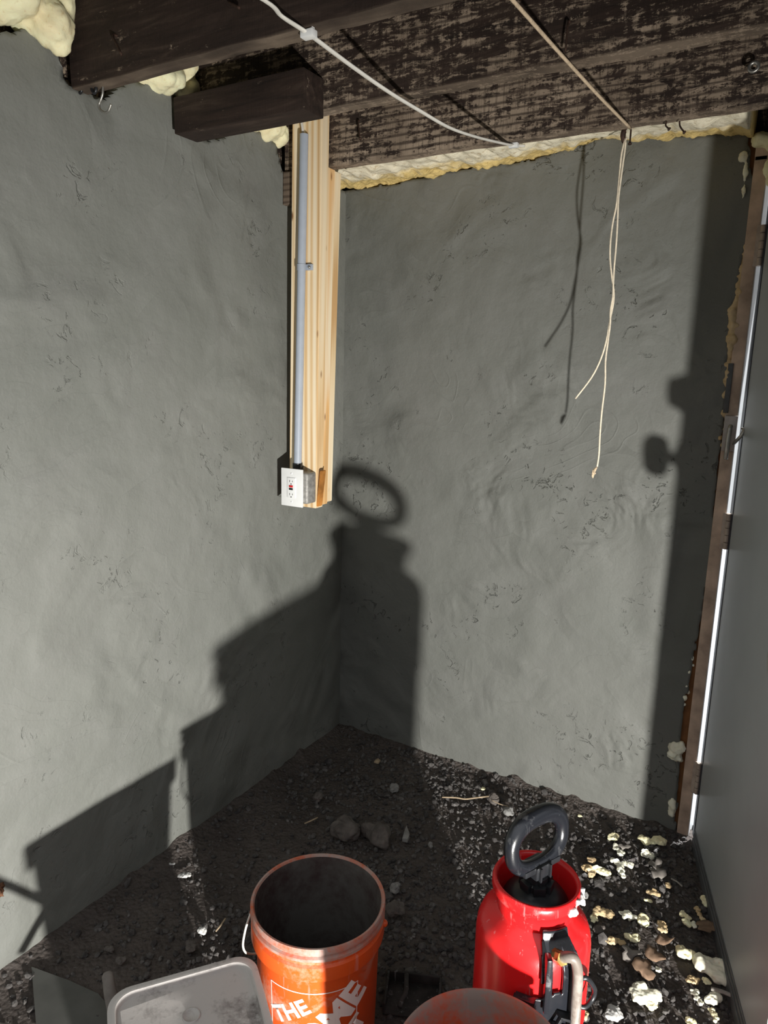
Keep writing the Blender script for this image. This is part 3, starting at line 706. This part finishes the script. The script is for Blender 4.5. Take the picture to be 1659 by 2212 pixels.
for (a0, b0, a1, b1) in ((-SQ, SV - SQ, SQ, SV - SQ + wl_), (-SQ, SV + SQ - wl_, SQ, SV + SQ), (-SQ, SV - SQ, -SQ + wl_, SV + SQ), (SQ - wl_, SV - SQ, SQ, SV + SQ)):
    n = 24; hz = (a1 - a0) > (b1 - b0)
    for i in range(n):
        q = [(a0 + (a1 - a0) * i / n, b0), (a0 + (a1 - a0) * (i + 1) / n, b0), (a0 + (a1 - a0) * (i + 1) / n, b1), (a0 + (a1 - a0) * i / n, b1)] if hz else [(a0, b0 + (b1 - b0) * i / n), (a1, b0 + (b1 - b0) * i / n), (a1, b0 + (b1 - b0) * (i + 1) / n), (a0, b0 + (b1 - b0) * (i + 1) / n)]
        bm.faces.new([bm.verts.new((x, y, 0)) for x, y in q])
for v in bm.verts: v.co = wrap(v.co.x, v.co.y)
obj('print_border', bm, 'print', ob)
def word(txt, size, cx_, cy_, sx_, name, ang=42, offs=.0015):
    b = textbm(txt, size, offs); a_ = math.radians(ang)
    for v in b.verts:
        x, y = v.co.x * sx_, v.co.y
        v.co = V((cx_ + x * math.cos(a_) - y * math.sin(a_), cy_ + x * math.sin(a_) + y * math.cos(a_), 0))
    return obj(name, wrapmesh(b), 'print', ob)
word('THE', .050, -.050, SV + .042, 1.0, 'lettering', 32, .0016)
word('HOME', .088, .020, SV + .004, .92, 'lettering', 42, .004)
word('DEPOT', .066, .052, SV - .058, .80, 'lettering', 42, .003)

# second bucket, nearer, cut by the bottom edge
RB = on(1045, 2303, 2, .455) + V((.002, -.016, .018))
_rq = Matrix.Rotation(math.radians(-3), 3, V((-.72, .69, 0)))
rb = empty('plastic_bucket', RB - _rq @ V((0, 0, .346 + .122)), 'dirty red-orange bucket cut by the bottom edge, inside smeared with grey cement', 'bucket')
rb.rotation_mode = 'QUATERNION'; rb.rotation_quaternion = Matrix.Rotation(math.radians(-3), 3, V((-.72, .69, 0))).to_quaternion()
bm = bmesh.new(); pr, mm = bucket_profile(.945); pr = [(r_, z_ + (.122 if z_ > .15 else 0)) for r_, z_ in pr]; lathe(bm, pr, 96, mm); sharp(obj('body', bm, ['orange', 'red_orange', 'red_orange'], rb), 40)

# square tub with grey lid
LZ = .310
PC = on(548, 2056, 2, LZ); e1 = V((.61, .79, 0)).normalized(); e2 = V((e1.y, -e1.x, 0))
HS = .1425; TC = PC - e1 * HS + e2 * HS
tub = empty('square_tub', (TC.x, TC.y, .002), 'square tub under a dirty grey snap-on lid, left of the orange bucket', 'tub', None, math.atan2(e1.y, e1.x))
def rrect(h, r, n=8):
    o_ = []
    for q, (sx_, sy_) in enumerate(((1, 1), (-1, 1), (-1, -1), (1, -1))):
        for i in range(n + 1):
            a_ = PI / 2 * q + PI / 2 * i / n
            o_.append((sx_ * (h - r) + r * math.cos(a_), sy_ * (h - r) + r * math.sin(a_)))
    return o_
def loft(bm, secs, mats=None, capb=True, capt=True):
    rings = []
    for h, r, z in secs: rings.append([bm.verts.new((x, y, z)) for x, y in rrect(h, r)])
    for i in range(len(rings) - 1):
        A, B = rings[i], rings[i + 1]; n = len(A)
        for k in range(n):
            f = bm.faces.new((A[k], A[(k + 1) % n], B[(k + 1) % n], B[k])); f.material_index = mats[i] if mats else 0
    if capb: bm.faces.new(rings[0][::-1])
    if capt: bm.faces.new(rings[-1]).material_index = mats[-1] if mats else 0
bm = bmesh.new(); loft(bm, [(.112, .03, 0), (.115, .032, .004), (.130, .036, .27), (.130, .036, LZ - .022)]); sharp(obj('body', bm, 'tub', tub), 45)
bm = bmesh.new(); loft(bm, [(.136, .040, LZ - .052), (.1405, .042, LZ - .052), (.1425, .044, LZ - .006), (.1415, .0435, LZ - .001), (.139, .043, LZ), (.129, .037, LZ - .001), (.127, .036, LZ - .004), (.125, .035, LZ - .011), (.122, .034, LZ - .012)], [1] * 6 + [0] * 3, False, True)
lid = sharp(obj('lid', bm, ['lid', 'lidrim'], tub), 45)
bm = bmesh.new(); lathe(bm, [(.017, LZ - .0125), (.017, LZ - .0095), (.015, LZ - .0085), (.0135, LZ - .0105), (0, LZ - .0105)], 32)
bo = on(413, 2196, 2, LZ - .011) - V((TC.x, TC.y, 0)); bx, by = bo.x * e1.x + bo.y * e1.y, -bo.x * e1.y + bo.y * e1.x
bmesh.ops.translate(bm, verts=bm.verts, vec=(bx, by, 0)); obj('boss', bm, 'lid', lid)
bm = bmesh.new(); lathe(bm, [(.10, 0), (.112, .0)], 4); bm.free()

def lampray(px, py, u):
    q = on(px, py, 0, 0.0); return LAMP + (q - LAMP) * u
bm = bmesh.new(); U_ = .80
caster_pts = [lampray(104, 1952, U_), lampray(40, 1922, U_), lampray(-30, 1893, U_), lampray(-160, 1840, U_)]
tM = Matrix.Rotation(-math.atan2(e1.y, e1.x), 3, 'Z')
tube(bm, smoothpath([tM @ (p - V((TC.x, TC.y, .002))) for p in caster_pts], 5), .0085, 10)
tube(bm, smoothpath([tM @ (p - V((TC.x, TC.y, .002))) for p in (lampray(108, 1950, U_), lampray(75, 2005, U_), lampray(45, 2058, U_))], 5), .010, 10)
obj('bail', bm, 'handle', tub)  # unseen rod and leg, added to cast a shadow on the left wall
# red pump sprayer
SPX = V((1.240, -1.2165, .002))
sp_ = empty('pump_sprayer', SPX, 'red pump sprayer with a black ring handle, between the orange bucket and the door', 'sprayer')
bm = bmesh.new()
prof = [(0, 0), (.088, 0), (.095, .006), (.098, .03), (.0995, .30), (.1005, .33), (.1035, .345), (.1035, .490), (.1015, .508), (.096, .522), (.086, .533), (.072, .540), (.068, .546)]
lathe(bm, prof, 72); sharp(obj('tank', bm, 'red', sp_), 60)
CZ = .024
bm = bmesh.new(); lathe(bm, [(r_, z_ + CZ) for r_, z_ in [(.0675, .517), (.070, .536), (.073, .552), (.0775, .556), (.0795, .562), (.0790, .574), (.0765, .579), (.0715, .578), (.0690, .570), (.066, .545), (.062, .505), (.0, .504)]], 72); obj('collar', bm, 'red', sp_)
bm = bmesh.new(); lathe(bm, [(r_, z_ + CZ) for r_, z_ in [(.0610, .506), (.0605, .530), (.058, .541), (.050, .552), (.036, .560), (.025, .563), (.025, .574), (.021, .576), (.021, .588), (.014, .590), (0, .590)]], 40); sharp(obj('pump_cap', bm, 'black', sp_), 40)
bm = bmesh.new()
for q in range(6):
    a_ = q * PI / 3; box(bm, (.020, -.011, .562 + CZ), (.030, .011, .578 + CZ), .002, 0, Matrix.Rotation(a_, 4, 'Z'))
box(bm, (-.022, -.004, .560 + CZ), (.022, .004, .577 + CZ), .001); sharp(obj('lock_nut', bm, 'black', sp_))
hd = V((.42, .91, 0)).normalized(); hn = V((-hd.y, hd.x, 0))
hm = empty('ring_handle', (0, 0, 0), None, None); hm.parent = sp_
tilt = .12   # the loop leans away from the light
def hpnt(a_, w, h): 
    u = math.cos(a_); s_ = math.sin(a_)
    x = w * (abs(u) ** .85) * (1 if u > 0 else -1); z = h * (abs(s_) ** .85) * (1 if s_ > 0 else -1)
    return hd * x + V((0, 0, .652 + CZ + z)) + hn * (tilt * (z + .04))
bm = bmesh.new(); NP = 56; pts = [hpnt(2 * PI * i / NP, .064, .045) for i in range(NP)]
rad = [.0138 + .0042 * max(0, math.sin(2 * PI * i / NP)) for i in range(NP)]
tube(bm, pts, rad, 14, .9, False, 0, True, upv=hn); obj('grip', bm, 'blackdusty', hm)
bm = bmesh.new(); c = V((0, 0, .588)); 
Mh = Matrix(((hd.x, hn.x, 0, 0), (hd.y, hn.y, 0, 0), (0, 0, 1, 0), (0, 0, 0, 1)))
box(bm, (-.020, -.017, .588 + CZ), (.020, .017, .614 + CZ), .004, 0, Mh)
box(bm, (-.045, -.014, .602 + CZ), (-.016, .010, .614 + CZ), .003, 0, Mh); box(bm, (.016, -.014, .602 + CZ), (.045, .010, .614 + CZ), .003, 0, Mh)
for s in (-1, 1): box(bm, (s * .012 - .002, -.022, .574 + CZ), (s * .012 + .002, -.014, .614 + CZ), .001, 0, Mh)
sharp(obj('hub', bm, 'black', hm))
bm = bmesh.new(); tube(bm, [(0, 0, .56), (0, 0, .63)], .009, 14); obj('pump_rod', bm, 'black', hm)
# cement crust on the collar
sp2 = []
for a_ in (2, 8, 14, -8, -14, -20):
    aa = math.radians(a_); sp2.append((V((.079 * math.cos(aa), .079 * math.sin(aa), CZ + .566 + R.uniform(-.012, .008))), R.uniform(.006, .010)))
obj('cement_crust', blobmesh(sp2, .003, .004, 90, 3), 'crumb', sp_)['label'] = 'dried grey cement crust'
# black bracket wrapped on the front of the tank
AZ0 = math.radians(-47)
def curved(mask, a0, a1, z0, z1, da, dz, rad0, thick):
    bm = bmesh.new(); na, nz = int((a1 - a0) / da), int((z1 - z0) / dz); g = {}
    def vv(i, j):
        if (i, j) not in g:
            a_ = AZ0 + math.radians(a0 + i * da); z = z0 + j * dz; r_ = rad0(z) if callable(rad0) else rad0
            g[(i, j)] = bm.verts.new((r_ * math.cos(a_), r_ * math.sin(a_), z))
        return g[(i, j)]
    for i in range(na):
        for j in range(nz):
            if mask(a0 + (i + .5) * da, z0 + (j + .5) * dz): bm.faces.new((vv(i, j), vv(i + 1, j), vv(i + 1, j + 1), vv(i, j + 1)))
    bm.normal_update()
    r = bmesh.ops.extrude_face_region(bm, geom=list(bm.faces))
    for v in [q for q in r['geom'] if isinstance(q, bmesh.types.BMVert)]:
        n = V((v.co.x, v.co.y, 0)).normalized(); v.co += n * thick
    bmesh.ops.recalc_face_normals(bm, faces=bm.faces)
    return bm
TP = [(.02, .1055), (.49, .1070), (.508, .1050), (.522, .0995), (.533, .0895), (.545, .0775), (.56, .0735)]
def bmask(a_, z):
    if z > .488:                                   # neck with the long slot
        w = 19 - max(0, z - .52) * 60
        if abs(a_ - 2) > w: return False
        if abs(a_ + 2) < 5.5 and z < .530: return False
        return True
    if z > .455: lim = (-12, 20)
    else: lim = (-38, 20)
    if not (lim[0] < a_ < lim[1]): return False
    if abs(a_ + 2) < 5.5 and z > .468 - abs(a_ + 2) * .0008: return False
    if -33 < a_ < -27 and .10 < z < .425: return False
    if -22 < a_ < -16 and (.37 < z < .43 or .10 < z < .32): return False
    for k in range(8):
        zc = .345 - k * .042
        if abs(z - zc) < .012 and (abs(a_ + 5) < 2.2 or abs(a_ - 14) < 2.0): return False
    return True
brk = obj('bracket', curved(bmask, -40, 22, .02, .560, 1.0, .004, lambda z: interp(TP, z) + .001, .005), 'blackdusty', sp_)
def polar(a_, r_, z): a_ = AZ0 + math.radians(a_); return V((r_ * math.cos(a_), r_ * math.sin(a_), z))
def radial_M(a_, r_, z, tw=0):
    a2 = AZ0 + math.radians(a_); rr = V((math.cos(a2), math.sin(a2), 0)); tt = V((-rr.y, rr.x, 0))
    return Matrix(((tt.x, rr.x, 0, rr.x * r_), (tt.y, rr.y, 0, rr.y * r_), (0, 0, 1, z), (0, 0, 0, 1))) @ Matrix.Rotation(tw, 4, 'Y')
for zc in (.420, .362):
    bm = bmesh.new(); box(bm, (-.018, 0, .004), (.018, .020, .009), .001, 0, radial_M(4, .110, zc, .5)); box(bm, (-.018, 0, -.018), (.018, .016, -.013), .001, 0, radial_M(4, .110, zc, .5)); box(bm, (-.018, .012, -.016), (-.012, .020, .008), .001, 0, radial_M(4, .110, zc, .5))
    sharp(obj('clip', bm, 'black', brk))
bm = bmesh.new(); box(bm, (-.003, 0, -.20), (.003, .016, .0), .0012, 0, radial_M(-38, .108, .455)); box(bm, (0, 0, -.004), (.035, .014, .004), .001, 0, radial_M(-38, .108, .455)); sharp(obj('flange', bm, 'blackdusty', brk))
bm = bmesh.new(); box(bm, (-.006, 0, -.06), (.004, .020, .045), .003, 0, radial_M(-12, .106, .50)); sharp(obj('rib', bm, 'blackdusty', brk))
# brass fitting, hose, carrying loop
bm = bmesh.new(); pz = .532
tube(bm, [polar(-2, .085, pz - .006), polar(-2, .102, pz), polar(-1, .114, pz + .006)], .0095, 8); tube(bm, [polar(-1.5, .106, pz + .001), polar(-.5, .116, pz + .006)], .0115, 6); sharp(obj('brass_fitting', bm, 'brass', sp_))
bm = bmesh.new(); tube(bm, smoothpath([polar(-.5, .110, pz + .004), polar(3, .122, pz + .014), polar(7, .127, pz + .010), polar(10, .129, pz - .018), polar(11, .129, pz - .08), polar(11.5, .130, pz - .16), polar(12.5, .136, pz - .26), polar(14, .146, pz - .37), polar(17, .162, pz - .49), polar(24, .20, .016), polar(50, .23, .014)], 8), .0088, 14); obj('hose', bm, 'hose', sp_)
bm = bmesh.new(); tube(bm, smoothpath([polar(17, .110, .475), polar(22, .122, .490), polar(30, .127, .468), polar(34, .127, .448), polar(32, .125, .434), polar(24, .122, .428), polar(18, .110, .432)], 5), .0042, 10); obj('carry_loop', bm, 'black', sp_)

# dark tray in the shade between the buckets
ta = on(838, 2097, 2, .03); tb_ = on(955, 2112, 2, .03)
tx = (tb_ - ta).normalized(); ty = V((tx.y, -tx.x, 0)); tl = (tb_ - ta).length
tr = empty('plastic_tray', (ta.x, ta.y, .004), 'dark dusty plastic tray in the shade between the orange and the near bucket', 'tray', None, math.atan2(tx.y, tx.x))
bm = bmesh.new(); box(bm, (-.0, -.10, .0), (tl, 0, .006), .002); box(bm, (-.0, -.006, .0), (tl, .0, .032), .002); box(bm, (tl - .006, -.10, 0), (tl, 0, .032), .002); box(bm, (-.0, -.10, 0), (.006, 0, .032), .002); obj('tray', bm, dusty('tray_black', (.02, .018, .017), (.06, .052, .05), .4, .7, .3, 9), tr)
bm = bmesh.new(); tube(bm, smoothpath([(tl * .35, -.008, .030), (tl * .38, -.06, .03), (tl * .32, -.08, .028), (tl * .30, -.098, .026)], 5), .006, 8); obj('rib', bm, dusty('tray_rib', (.03, .027, .025), (.07, .06, .058), .4, .7, .3, 9), tr)

# tool handle beside the tub and the smeared board
g0 = on(232, 2106, 2, .10); g1 = V((g0.x + .10, g0.y - .055, .02))
gt = empty('trowel', (g1.x, g1.y, .0), 'trowel with a worn grey handle leaning against the left side of the tub', 'trowel')
bm = bmesh.new(); L0 = g0 - gt.location; L1 = g1 - gt.location
tube(bm, [L0 + (L0 - L1).normalized() * .006, L0, L0 + (L1 - L0) * .3, L0 + (L1 - L0) * .8, L1], [.008, .0125, .0145, .0125, .010], 16); obj('handle', bm, 'handle', gt)
bm = bmesh.new(); box(bm, L1 + V((-.02, -.10, -.012)), L1 + V((.04, .0, -.008)), .001); obj('blade', bm, 'rust', gt)
bq = [on(68, 2088, 2, .012), on(150, 2118, 2, .012), on(212, 2146, 2, .012), on(250, 2190, 2, .012), on(230, 2240, 2, .012), on(80, 2240, 2, .012)]
bm = bmesh.new(); lo = [bm.verts.new(p - V((0, 0, .008))) for p in bq]; hi = [bm.verts.new(p) for p in bq]
bm.faces.new(hi[::-1]); bm.faces.new(lo)
for i in range(len(bq)): bm.faces.new((lo[i], lo[(i + 1) % len(bq)], hi[(i + 1) % len(bq)], hi[i]))
bmesh.ops.recalc_face_normals(bm, faces=bm.faces)
tag(obj('scrap_board', bm, 'smear', None, False), 'flat grey plaster-smeared board lying at the foot of the left wall, bottom left', 'board')

# ================================================================== DEBRIS
def chunk(px, py, w, h, mat, name, cat, label, lumps=4, seed=0, namp=.10, flat=.55, voxel=None):
    P = on(px, py + h * .25, 2, floor_z(*on(px, py, 2, 0).xy) + .004); m = mpp(P)
    W_ = w * m * 1.12; H_ = h * m * 1.2
    rr = random.Random(px * 7 + py); sp = []
    fwd = V((FW.x, FW.y, 0)).normalized(); rt = V((fwd.y, -fwd.x, 0))
    r0 = max(min(W_, H_) * .34, .004); big = max(W_, H_ * 1.3)
    rocky = name in ('rock',)
    if rocky: r0 = max(min(W_, H_ * 1.2) * .46, .004)
    lumps = 3 if rocky else max(lumps + 1, int(big / (r0 * .75)))
    for k in range(lumps):
        t = (k + .5) / lumps - .5
        if W_ >= H_: c = rt * (t * max(W_ - 1.7 * r0, 0)) + fwd * rr.uniform(-.6, .6) * max(H_ - 1.5 * r0, .3 * r0)
        else: c = fwd * (t * max(H_ * 1.3 - 1.7 * r0, 0)) + rt * rr.uniform(-.6, .6) * max(W_ - 1.5 * r0, .3 * r0)
        c.z = r0 * flat * rr.uniform(.6, 1.3); q = r0 * rr.uniform(.6, 1.25)
        sp.append((c, (q * rr.uniform(.8, 1.3), q * rr.uniform(.8, 1.2), q * flat * rr.uniform(.8, 1.5))))
    bm = blobmesh(sp, voxel or max(r0 * .13, .0012), r0 * namp * 3.0, .9 / r0, px * .37)
    return tag(obj(name, bm, mat, None, not rocky, P), label, cat)
F_ = 'foam scrap'
FO = [
 (1409, 1814, 56, 26, 'foam', 'cream foam flake near the lower door corner, the one farthest back', 5),
 (1321, 1806, 24, 18, 'foam', 'small clustered foam bits behind the tall white foam piece', 3),
 (1334, 1832, 17, 27, 'foam_white', 'knobby white foam piece standing on end of the tall white foam', 3),
 (1400, 1845, 21, 19, 'foam_white', 'small square white foam piece below the cream flake by the door', 2),
 (1338, 1867, 20, 44, 'foam_white', 'tall knobby white foam piece right of the sprayer top', 5),
 (1358, 1866, 16, 16, 'foam_white', 'round white foam nub touching the tall white foam piece', 2),
 (1297, 1879, 32, 22, 'foam', 'cream heart-shaped foam lump right of the sprayer collar', 3),
 (1272, 1877, 18, 26, 'foam_tan', 'tan foam wedge beside the cream heart-shaped lump', 3),
 (1276, 1857, 18, 16, 'foam_old', 'brown foam scrap above the tan wedge', 2),
 (1443, 1912, 13, 12, 'foam_tan', 'tiny orange-tan foam bit under the grey leaf', 2),
 (1409, 1927, 28, 17, 'foam_tan', 'tan double-lobed foam scrap in the middle of the scatter', 3),
 (1399, 1944, 15, 9, 'foam', 'small cream foam scrap just below the tan double-lobed one', 2),
 (1354, 1974, 36, 22, 'foam_white', 'bright white foam loaf level with the sprayer shoulder', 3),
 (1388, 1987, 22, 22, 'foam', 'yellow foam nugget right of the white loaf', 3),
 (1303, 1971, 48, 22, 'foam_tan', 'wide tan foam slab touching the sprayer shoulder', 4),
 (1283, 1981, 13, 17, 'foam', 'small yellow foam bit at the left end of the wide tan slab', 2),
 (1425, 2000, 23, 23, 'foam_tan', 'brown-tan foam scrap right of the yellow nugget', 3),
 (1526, 1943, 18, 26, 'foam', 'shaded cream foam cluster nearest the door bottom', 3),
 (1513, 1969, 12, 34, 'foam_tan', 'narrow upright tan foam strip near the door bottom', 4),
 (1482, 1978, 15, 32, 'foam', 'upright foam piece with a bright tip left of the narrow tan strip', 4),
 (1497, 1996, 13, 15, 'foam_white', 'small white foam nub below the upright bright-tipped piece', 2),
 (1327, 2032, 45, 17, 'foam_tan', 'flat pinkish-tan foam strip right of the hose', 4),
 (1364, 2024, 32, 22, 'foam', 'cream foam curl at the right end of the flat tan strip', 4),
 (1477, 2054, 44, 38, 'foam', 'large three-lobed cream foam cluster in front of the door', 4),
 (1549, 2092, 70, 42, 'foam_white', 'largest white foam slab against the door bottom', 5),
 (1391, 2139, 62, 40, 'foam_white', 'large bright white foam block in the lower right foreground', 4),
 (1410, 2169, 26, 22, 'foam', 'cream foam scrap just below the bright white block', 3),
 (1497, 2117, 32, 16, 'foam_tan', 'brownish foam scrap left of the largest white slab', 3),
 (1525, 2118, 18, 15, 'foam', 'rounded cream foam nub under the largest white slab', 2),
 (1585, 2121, 15, 18, 'foam_tan', 'yellow-tan foam bit touching the door sweep', 2),
 (1536, 2152, 36, 30, 'foam_white', 'pale foam cluster beside the long grey stick', 4),
 (1504, 2149, 16, 30, 'foam_white', 'curled pale foam strip left of the pale cluster', 4),
 (1542, 2189, 17, 26, 'foam', 'pinkish cream foam wedge below the pale cluster', 3),
 (1261, 2181, 16, 28, 'foam_tan', 'yellow foam bit standing right of the hose at the bottom', 3),
 (1493, 2206, 26, 22, 'foam', 'cream foam scrap cut by the bottom edge on the right', 3),
 (1421, 2092, 12, 12, 'foam_white', 'tiny round white foam bit on the brown leaf', 1),
 (1253, 1761, 10, 8, 'foam', 'tiny cream foam crumb behind the ring handle', 1),
 (1043, 1704, 9, 8, 'foam', 'tiny yellow foam crumb by the long stick at the right wall', 1),
]
for i, (px, py, w, h, m, lab, n) in enumerate(FO): chunk(px, py, w, h, m, 'foam_scrap', F_, lab, n, i)
RO = [
 (817, 1803, 48, 52, 'rock', 'largest grey rock on the soil behind the orange bucket', 3),
 (742, 1799, 42, 40, 'rock', 'dark broad rock left of the largest grey rock', 3),
 (855, 1968, 42, 26, 'rock', 'flat grey stone right of the orange bucket rim', 3),
 (854, 1920, 20, 16, 'paler', 'small pale stone right of the orange bucket, behind the flat stone', 2),
 (1100, 1756, 26, 16, 'paler', 'pale stone behind the ring handle, on the left', 2),
 (1068, 1728, 20, 14, 'rock', 'grey stone at the end of the long stick', 2),
 (688, 1722, 18, 16, 'rock', 'rounded grey stone left of centre near the corner', 2),
 (851, 1706, 16, 16, 'paler', 'round grey pebble above the largest rock', 1),
 (931, 1826, 9, 12, 'paler', 'tiny pointed stone right of the pale shard', 1),
 (1262, 1936, 20, 14, 'paler', 'pale stone touching the right side of the sprayer', 2),
 (1297, 2008, 28, 14, 'rock', 'flat grey stone right of the sprayer beside the hose', 2),
 (265, 2075, 22, 12, 'rock', 'flat grey stone in the shade above the trowel handle', 2),
 (235, 2050, 22, 10, 'rock', 'grey stone in the shade near the left wall', 2),
 (412, 2045, 18, 22, 'rock', 'dark stone behind the lid of the tub', 2),
]
for i, (px, py, w, h, m, lab, n) in enumerate(RO): chunk(px, py, w, h, m, 'rock', 'rock', lab, n, i, .10, .70, None)
chunk(400, 1889, 30, 13, 'crumb', 'plaster_crumb', 'plaster crumb', 'white plaster crumb on the soil by the left wall', 3)
chunk(438, 2007, 20, 18, 'crumb', 'plaster_crumb', 'plaster crumb', 'white plaster crumb in the bucket shade above the tub lid', 3)
chunk(372, 1866, 12, 6, 'crumb', 'plaster_crumb', 'plaster crumb', 'tiny white plaster crumb nearest the left wall', 2)
chunk(1326, 2190, 38, 30, 'crumb', 'plaster_crumb', 'plaster crumb', 'white plaster shard in the gravel right of the hose at the bottom', 4)
def shard(pts, z, mat, name, cat, label, th=.003):
    P = [on(x, y, 2, z) for x, y in pts]; c = sum(P, V((0, 0, 0))) / len(P); bm = bmesh.new()
    lo = [bm.verts.new(p - c + V((0, 0, -th))) for p in P]; hi = [bm.verts.new(p - c + V((0, 0, R.uniform(0, th * 2)))) for p in P]
    ct_ = bm.verts.new((0, 0, th * 1.5)); n = len(P)
    for i in range(n):
        bm.faces.new((hi[i], hi[(i + 1) % n], ct_)); bm.faces.new((lo[i], lo[(i + 1) % n], hi[(i + 1) % n], hi[i]))
    bm.faces.new(lo); bmesh.ops.recalc_face_normals(bm, faces=bm.faces)
    return tag(obj(name, bm, mat, None, False, c), label, cat)
shard([(878, 1784), (885, 1806), (880, 1817), (869, 1814), (873, 1800)], .018, 'paler', 'stone_shard', 'stone shard', 'pale pointed stone shard right of the largest rock', .006)
shard([(812, 1640), (817, 1638), (822, 1643), (817, 1649), (808, 1646)], .03, 'stick', 'wood_chip', 'wood chip', 'small tan wood chip in the corner soil', .003)
def stick(pts, z, r, mat, name, cat, label):
    P = [on(x, y, 2, z + .003 * (i % 2)) for i, (x, y) in enumerate(pts)]; c = P[0]; bm = bmesh.new()
    tube(bm, smoothpath([p - c for p in P], 4), r, 7, .7); return tag(obj(name, bm, mat, None, True, c), label, cat)
stick([(955, 1722), (985, 1723), (1005, 1726), (1030, 1723), (1056, 1720)], .02, .0035, 'stick', 'stick', 'stick', 'long pale stick lying along the foot of the right wall')
stick([(1062, 1728), (1080, 1737), (1098, 1742)], .02, .0018, 'stick', 'stick', 'stick', 'thin straw right of the long pale stick')
stick([(658, 1779), (672, 1773), (686, 1766)], .018, .003, 'stick', 'stick', 'stick', 'short pale wood splinter left of the dark broad rock')
stick([(466, 2012), (476, 2000), (487, 1984)], .02, .0025, 'stick', 'stick', 'stick', 'short twig in the shade left of the orange bucket')
stick([(1536, 2136), (1560, 2142), (1585, 2153), (1606, 2166)], .02, .006, 'greystick', 'stick', 'stick', 'long grey weathered stick by the door sweep')
stick([(1450, 1898), (1463, 1905), (1474, 1915)], .018, .003, 'greystick', 'stick', 'stick', 'short grey stick below the grey leaf near the door')
def leaf(px, py, w, h, rot, mat, label, seed):
    P = on(px, py, 2, .022); m = mpp(P); rr = random.Random(seed); bm = bmesh.new(); n = 14; ring = []
    ctr = bm.verts.new((0, 0, .003)); mid_ = []
    for i in range(n):
        a_ = 2 * PI * i / n; k = 1 + .28 * math.cos(3 * a_ + seed) + rr.uniform(-.18, .18)
        x, y = math.cos(a_) * w * m * .5 * k, math.sin(a_) * h * m * .75 * k
        z = .006 * math.sin(2 * a_ + seed) + rr.uniform(-.003, .005)
        mid_.append(bm.verts.new((x * .55, y * .55, z * .4 + .003))); ring.append(bm.verts.new((x, y, z + .002)))
    for i in range(n):
        j = (i + 1) % n; bm.faces.new((ctr, mid_[i], mid_[j])); bm.faces.new((mid_[i], ring[i], ring[j], mid_[j]))
    bm.normal_update(); r = bmesh.ops.extrude_face_region(bm, geom=list(bm.faces))
    for v in [q for q in r['geom'] if isinstance(q, bmesh.types.BMVert)]: v.co.z -= .0008
    bmesh.ops.recalc_face_normals(bm, faces=bm.faces)
    o = obj('dry_leaf', bm, mat, None, True, P); o.rotation_euler = (rr.uniform(-.25, .25), rr.uniform(-.25, .25), rot)
    return tag(o, label, 'leaf')
leaf(1420, 1885, 34, 26, .5, 'leafgrey', 'grey curled dry leaf above the tiny orange-tan foam bit', 1)
leaf(1416, 1868, 26, 18, 1.5, 'leafgrey', 'grey dry leaf lying behind the other grey leaf', 2)
leaf(1392, 2092, 42, 34, .3, 'leaf', 'brown dry leaf behind the bright white foam block', 3)
leaf(1413, 2062, 34, 28, 1.0, 'leaf', 'dark brown curled leaf left of the three-lobed foam', 4)
leaf(1362, 2060, 32, 24, 2.0, 'leafgrey', 'grey-brown dry leaf right of the hose loop', 5)
leaf(1527, 2003, 48, 30, .2, 'leaf', 'broad brown leaf near the door bottom below the narrow tan foam', 6)
leaf(1347, 1829, 26, 12, .4, 'leafgrey', 'pale torn leaf right of the knobby foam piece', 8)
leaf(1437, 2030, 30, 24, .9, 'leaf', 'small dark leaf behind the three-lobed foam cluster', 10)

# loose gravel, far too much to count
def gravel_bm(n, seed):
    rr = random.Random(seed); verts = []; faces = []
    base = bmesh.new(); bmesh.ops.create_icosphere(base, subdivisions=1, radius=1); bv_ = [v.co.copy() for v in base.verts]; bf = [[v.index for v in f.verts] for f in base.faces]; base.free()
    for k in range(n):
        while True:
            x = rr.uniform(.02, 1.95); y = rr.uniform(-1.75, -.015)
            dens = .25 + .75 * max(0, min(1, (noise.noise(V((x * 2.3, y * 2.3, 5))) * 1.6 + .45 + (.5 if x > .35 else -.35))))
            if x - .28 * -y > 1.42 or math.hypot(x - OB.x, y - OB.y) < .14 or math.hypot(x - SPX.x, y - SPX.y) < .11 or math.hypot(x - RB.x, y - RB.y) < .15: continue
            if abs((x - TC.x) * e1.x + (y - TC.y) * e1.y) < .13 and abs((x - TC.x) * e2.x + (y - TC.y) * e2.y) < .13: continue
            if rr.random() < dens: break
        s = (.0022 + .0088 * rr.random() ** 2.5) + (.008 if rr.random() < .02 else 0)
        rot = Matrix.Rotation(rr.uniform(0, 6.28), 3, (rr.uniform(-1, 1), rr.uniform(-1, 1), rr.uniform(-1, 1) + .01))
        sc = V((rr.uniform(.7, 1.3), rr.uniform(.6, 1.1), rr.uniform(.5, .9))); o = len(verts); z = floor_z(x, y) - .006 + s * rr.uniform(.1, .6)
        for c in bv_:
            q = rot @ V((c.x * sc.x, c.y * sc.y, c.z * sc.z)) * s * rr.uniform(.78, 1.15); verts.append((q.x + x, q.y + y, q.z + z))
        faces += [[o + i for i in f] for f in bf]
    return verts, faces
vs, fs = gravel_bm(15000, 11)
me = bpy.data.meshes.new('gravel'); me.from_pydata(vs, [], fs); me.materials.append(MAT['gravel'])
go = bpy.data.objects.new('gravel', me); COL.objects.link(go)
tag(go, 'loose black gravel and soil crumbs spread over the floor', 'gravel', None, 'stuff')
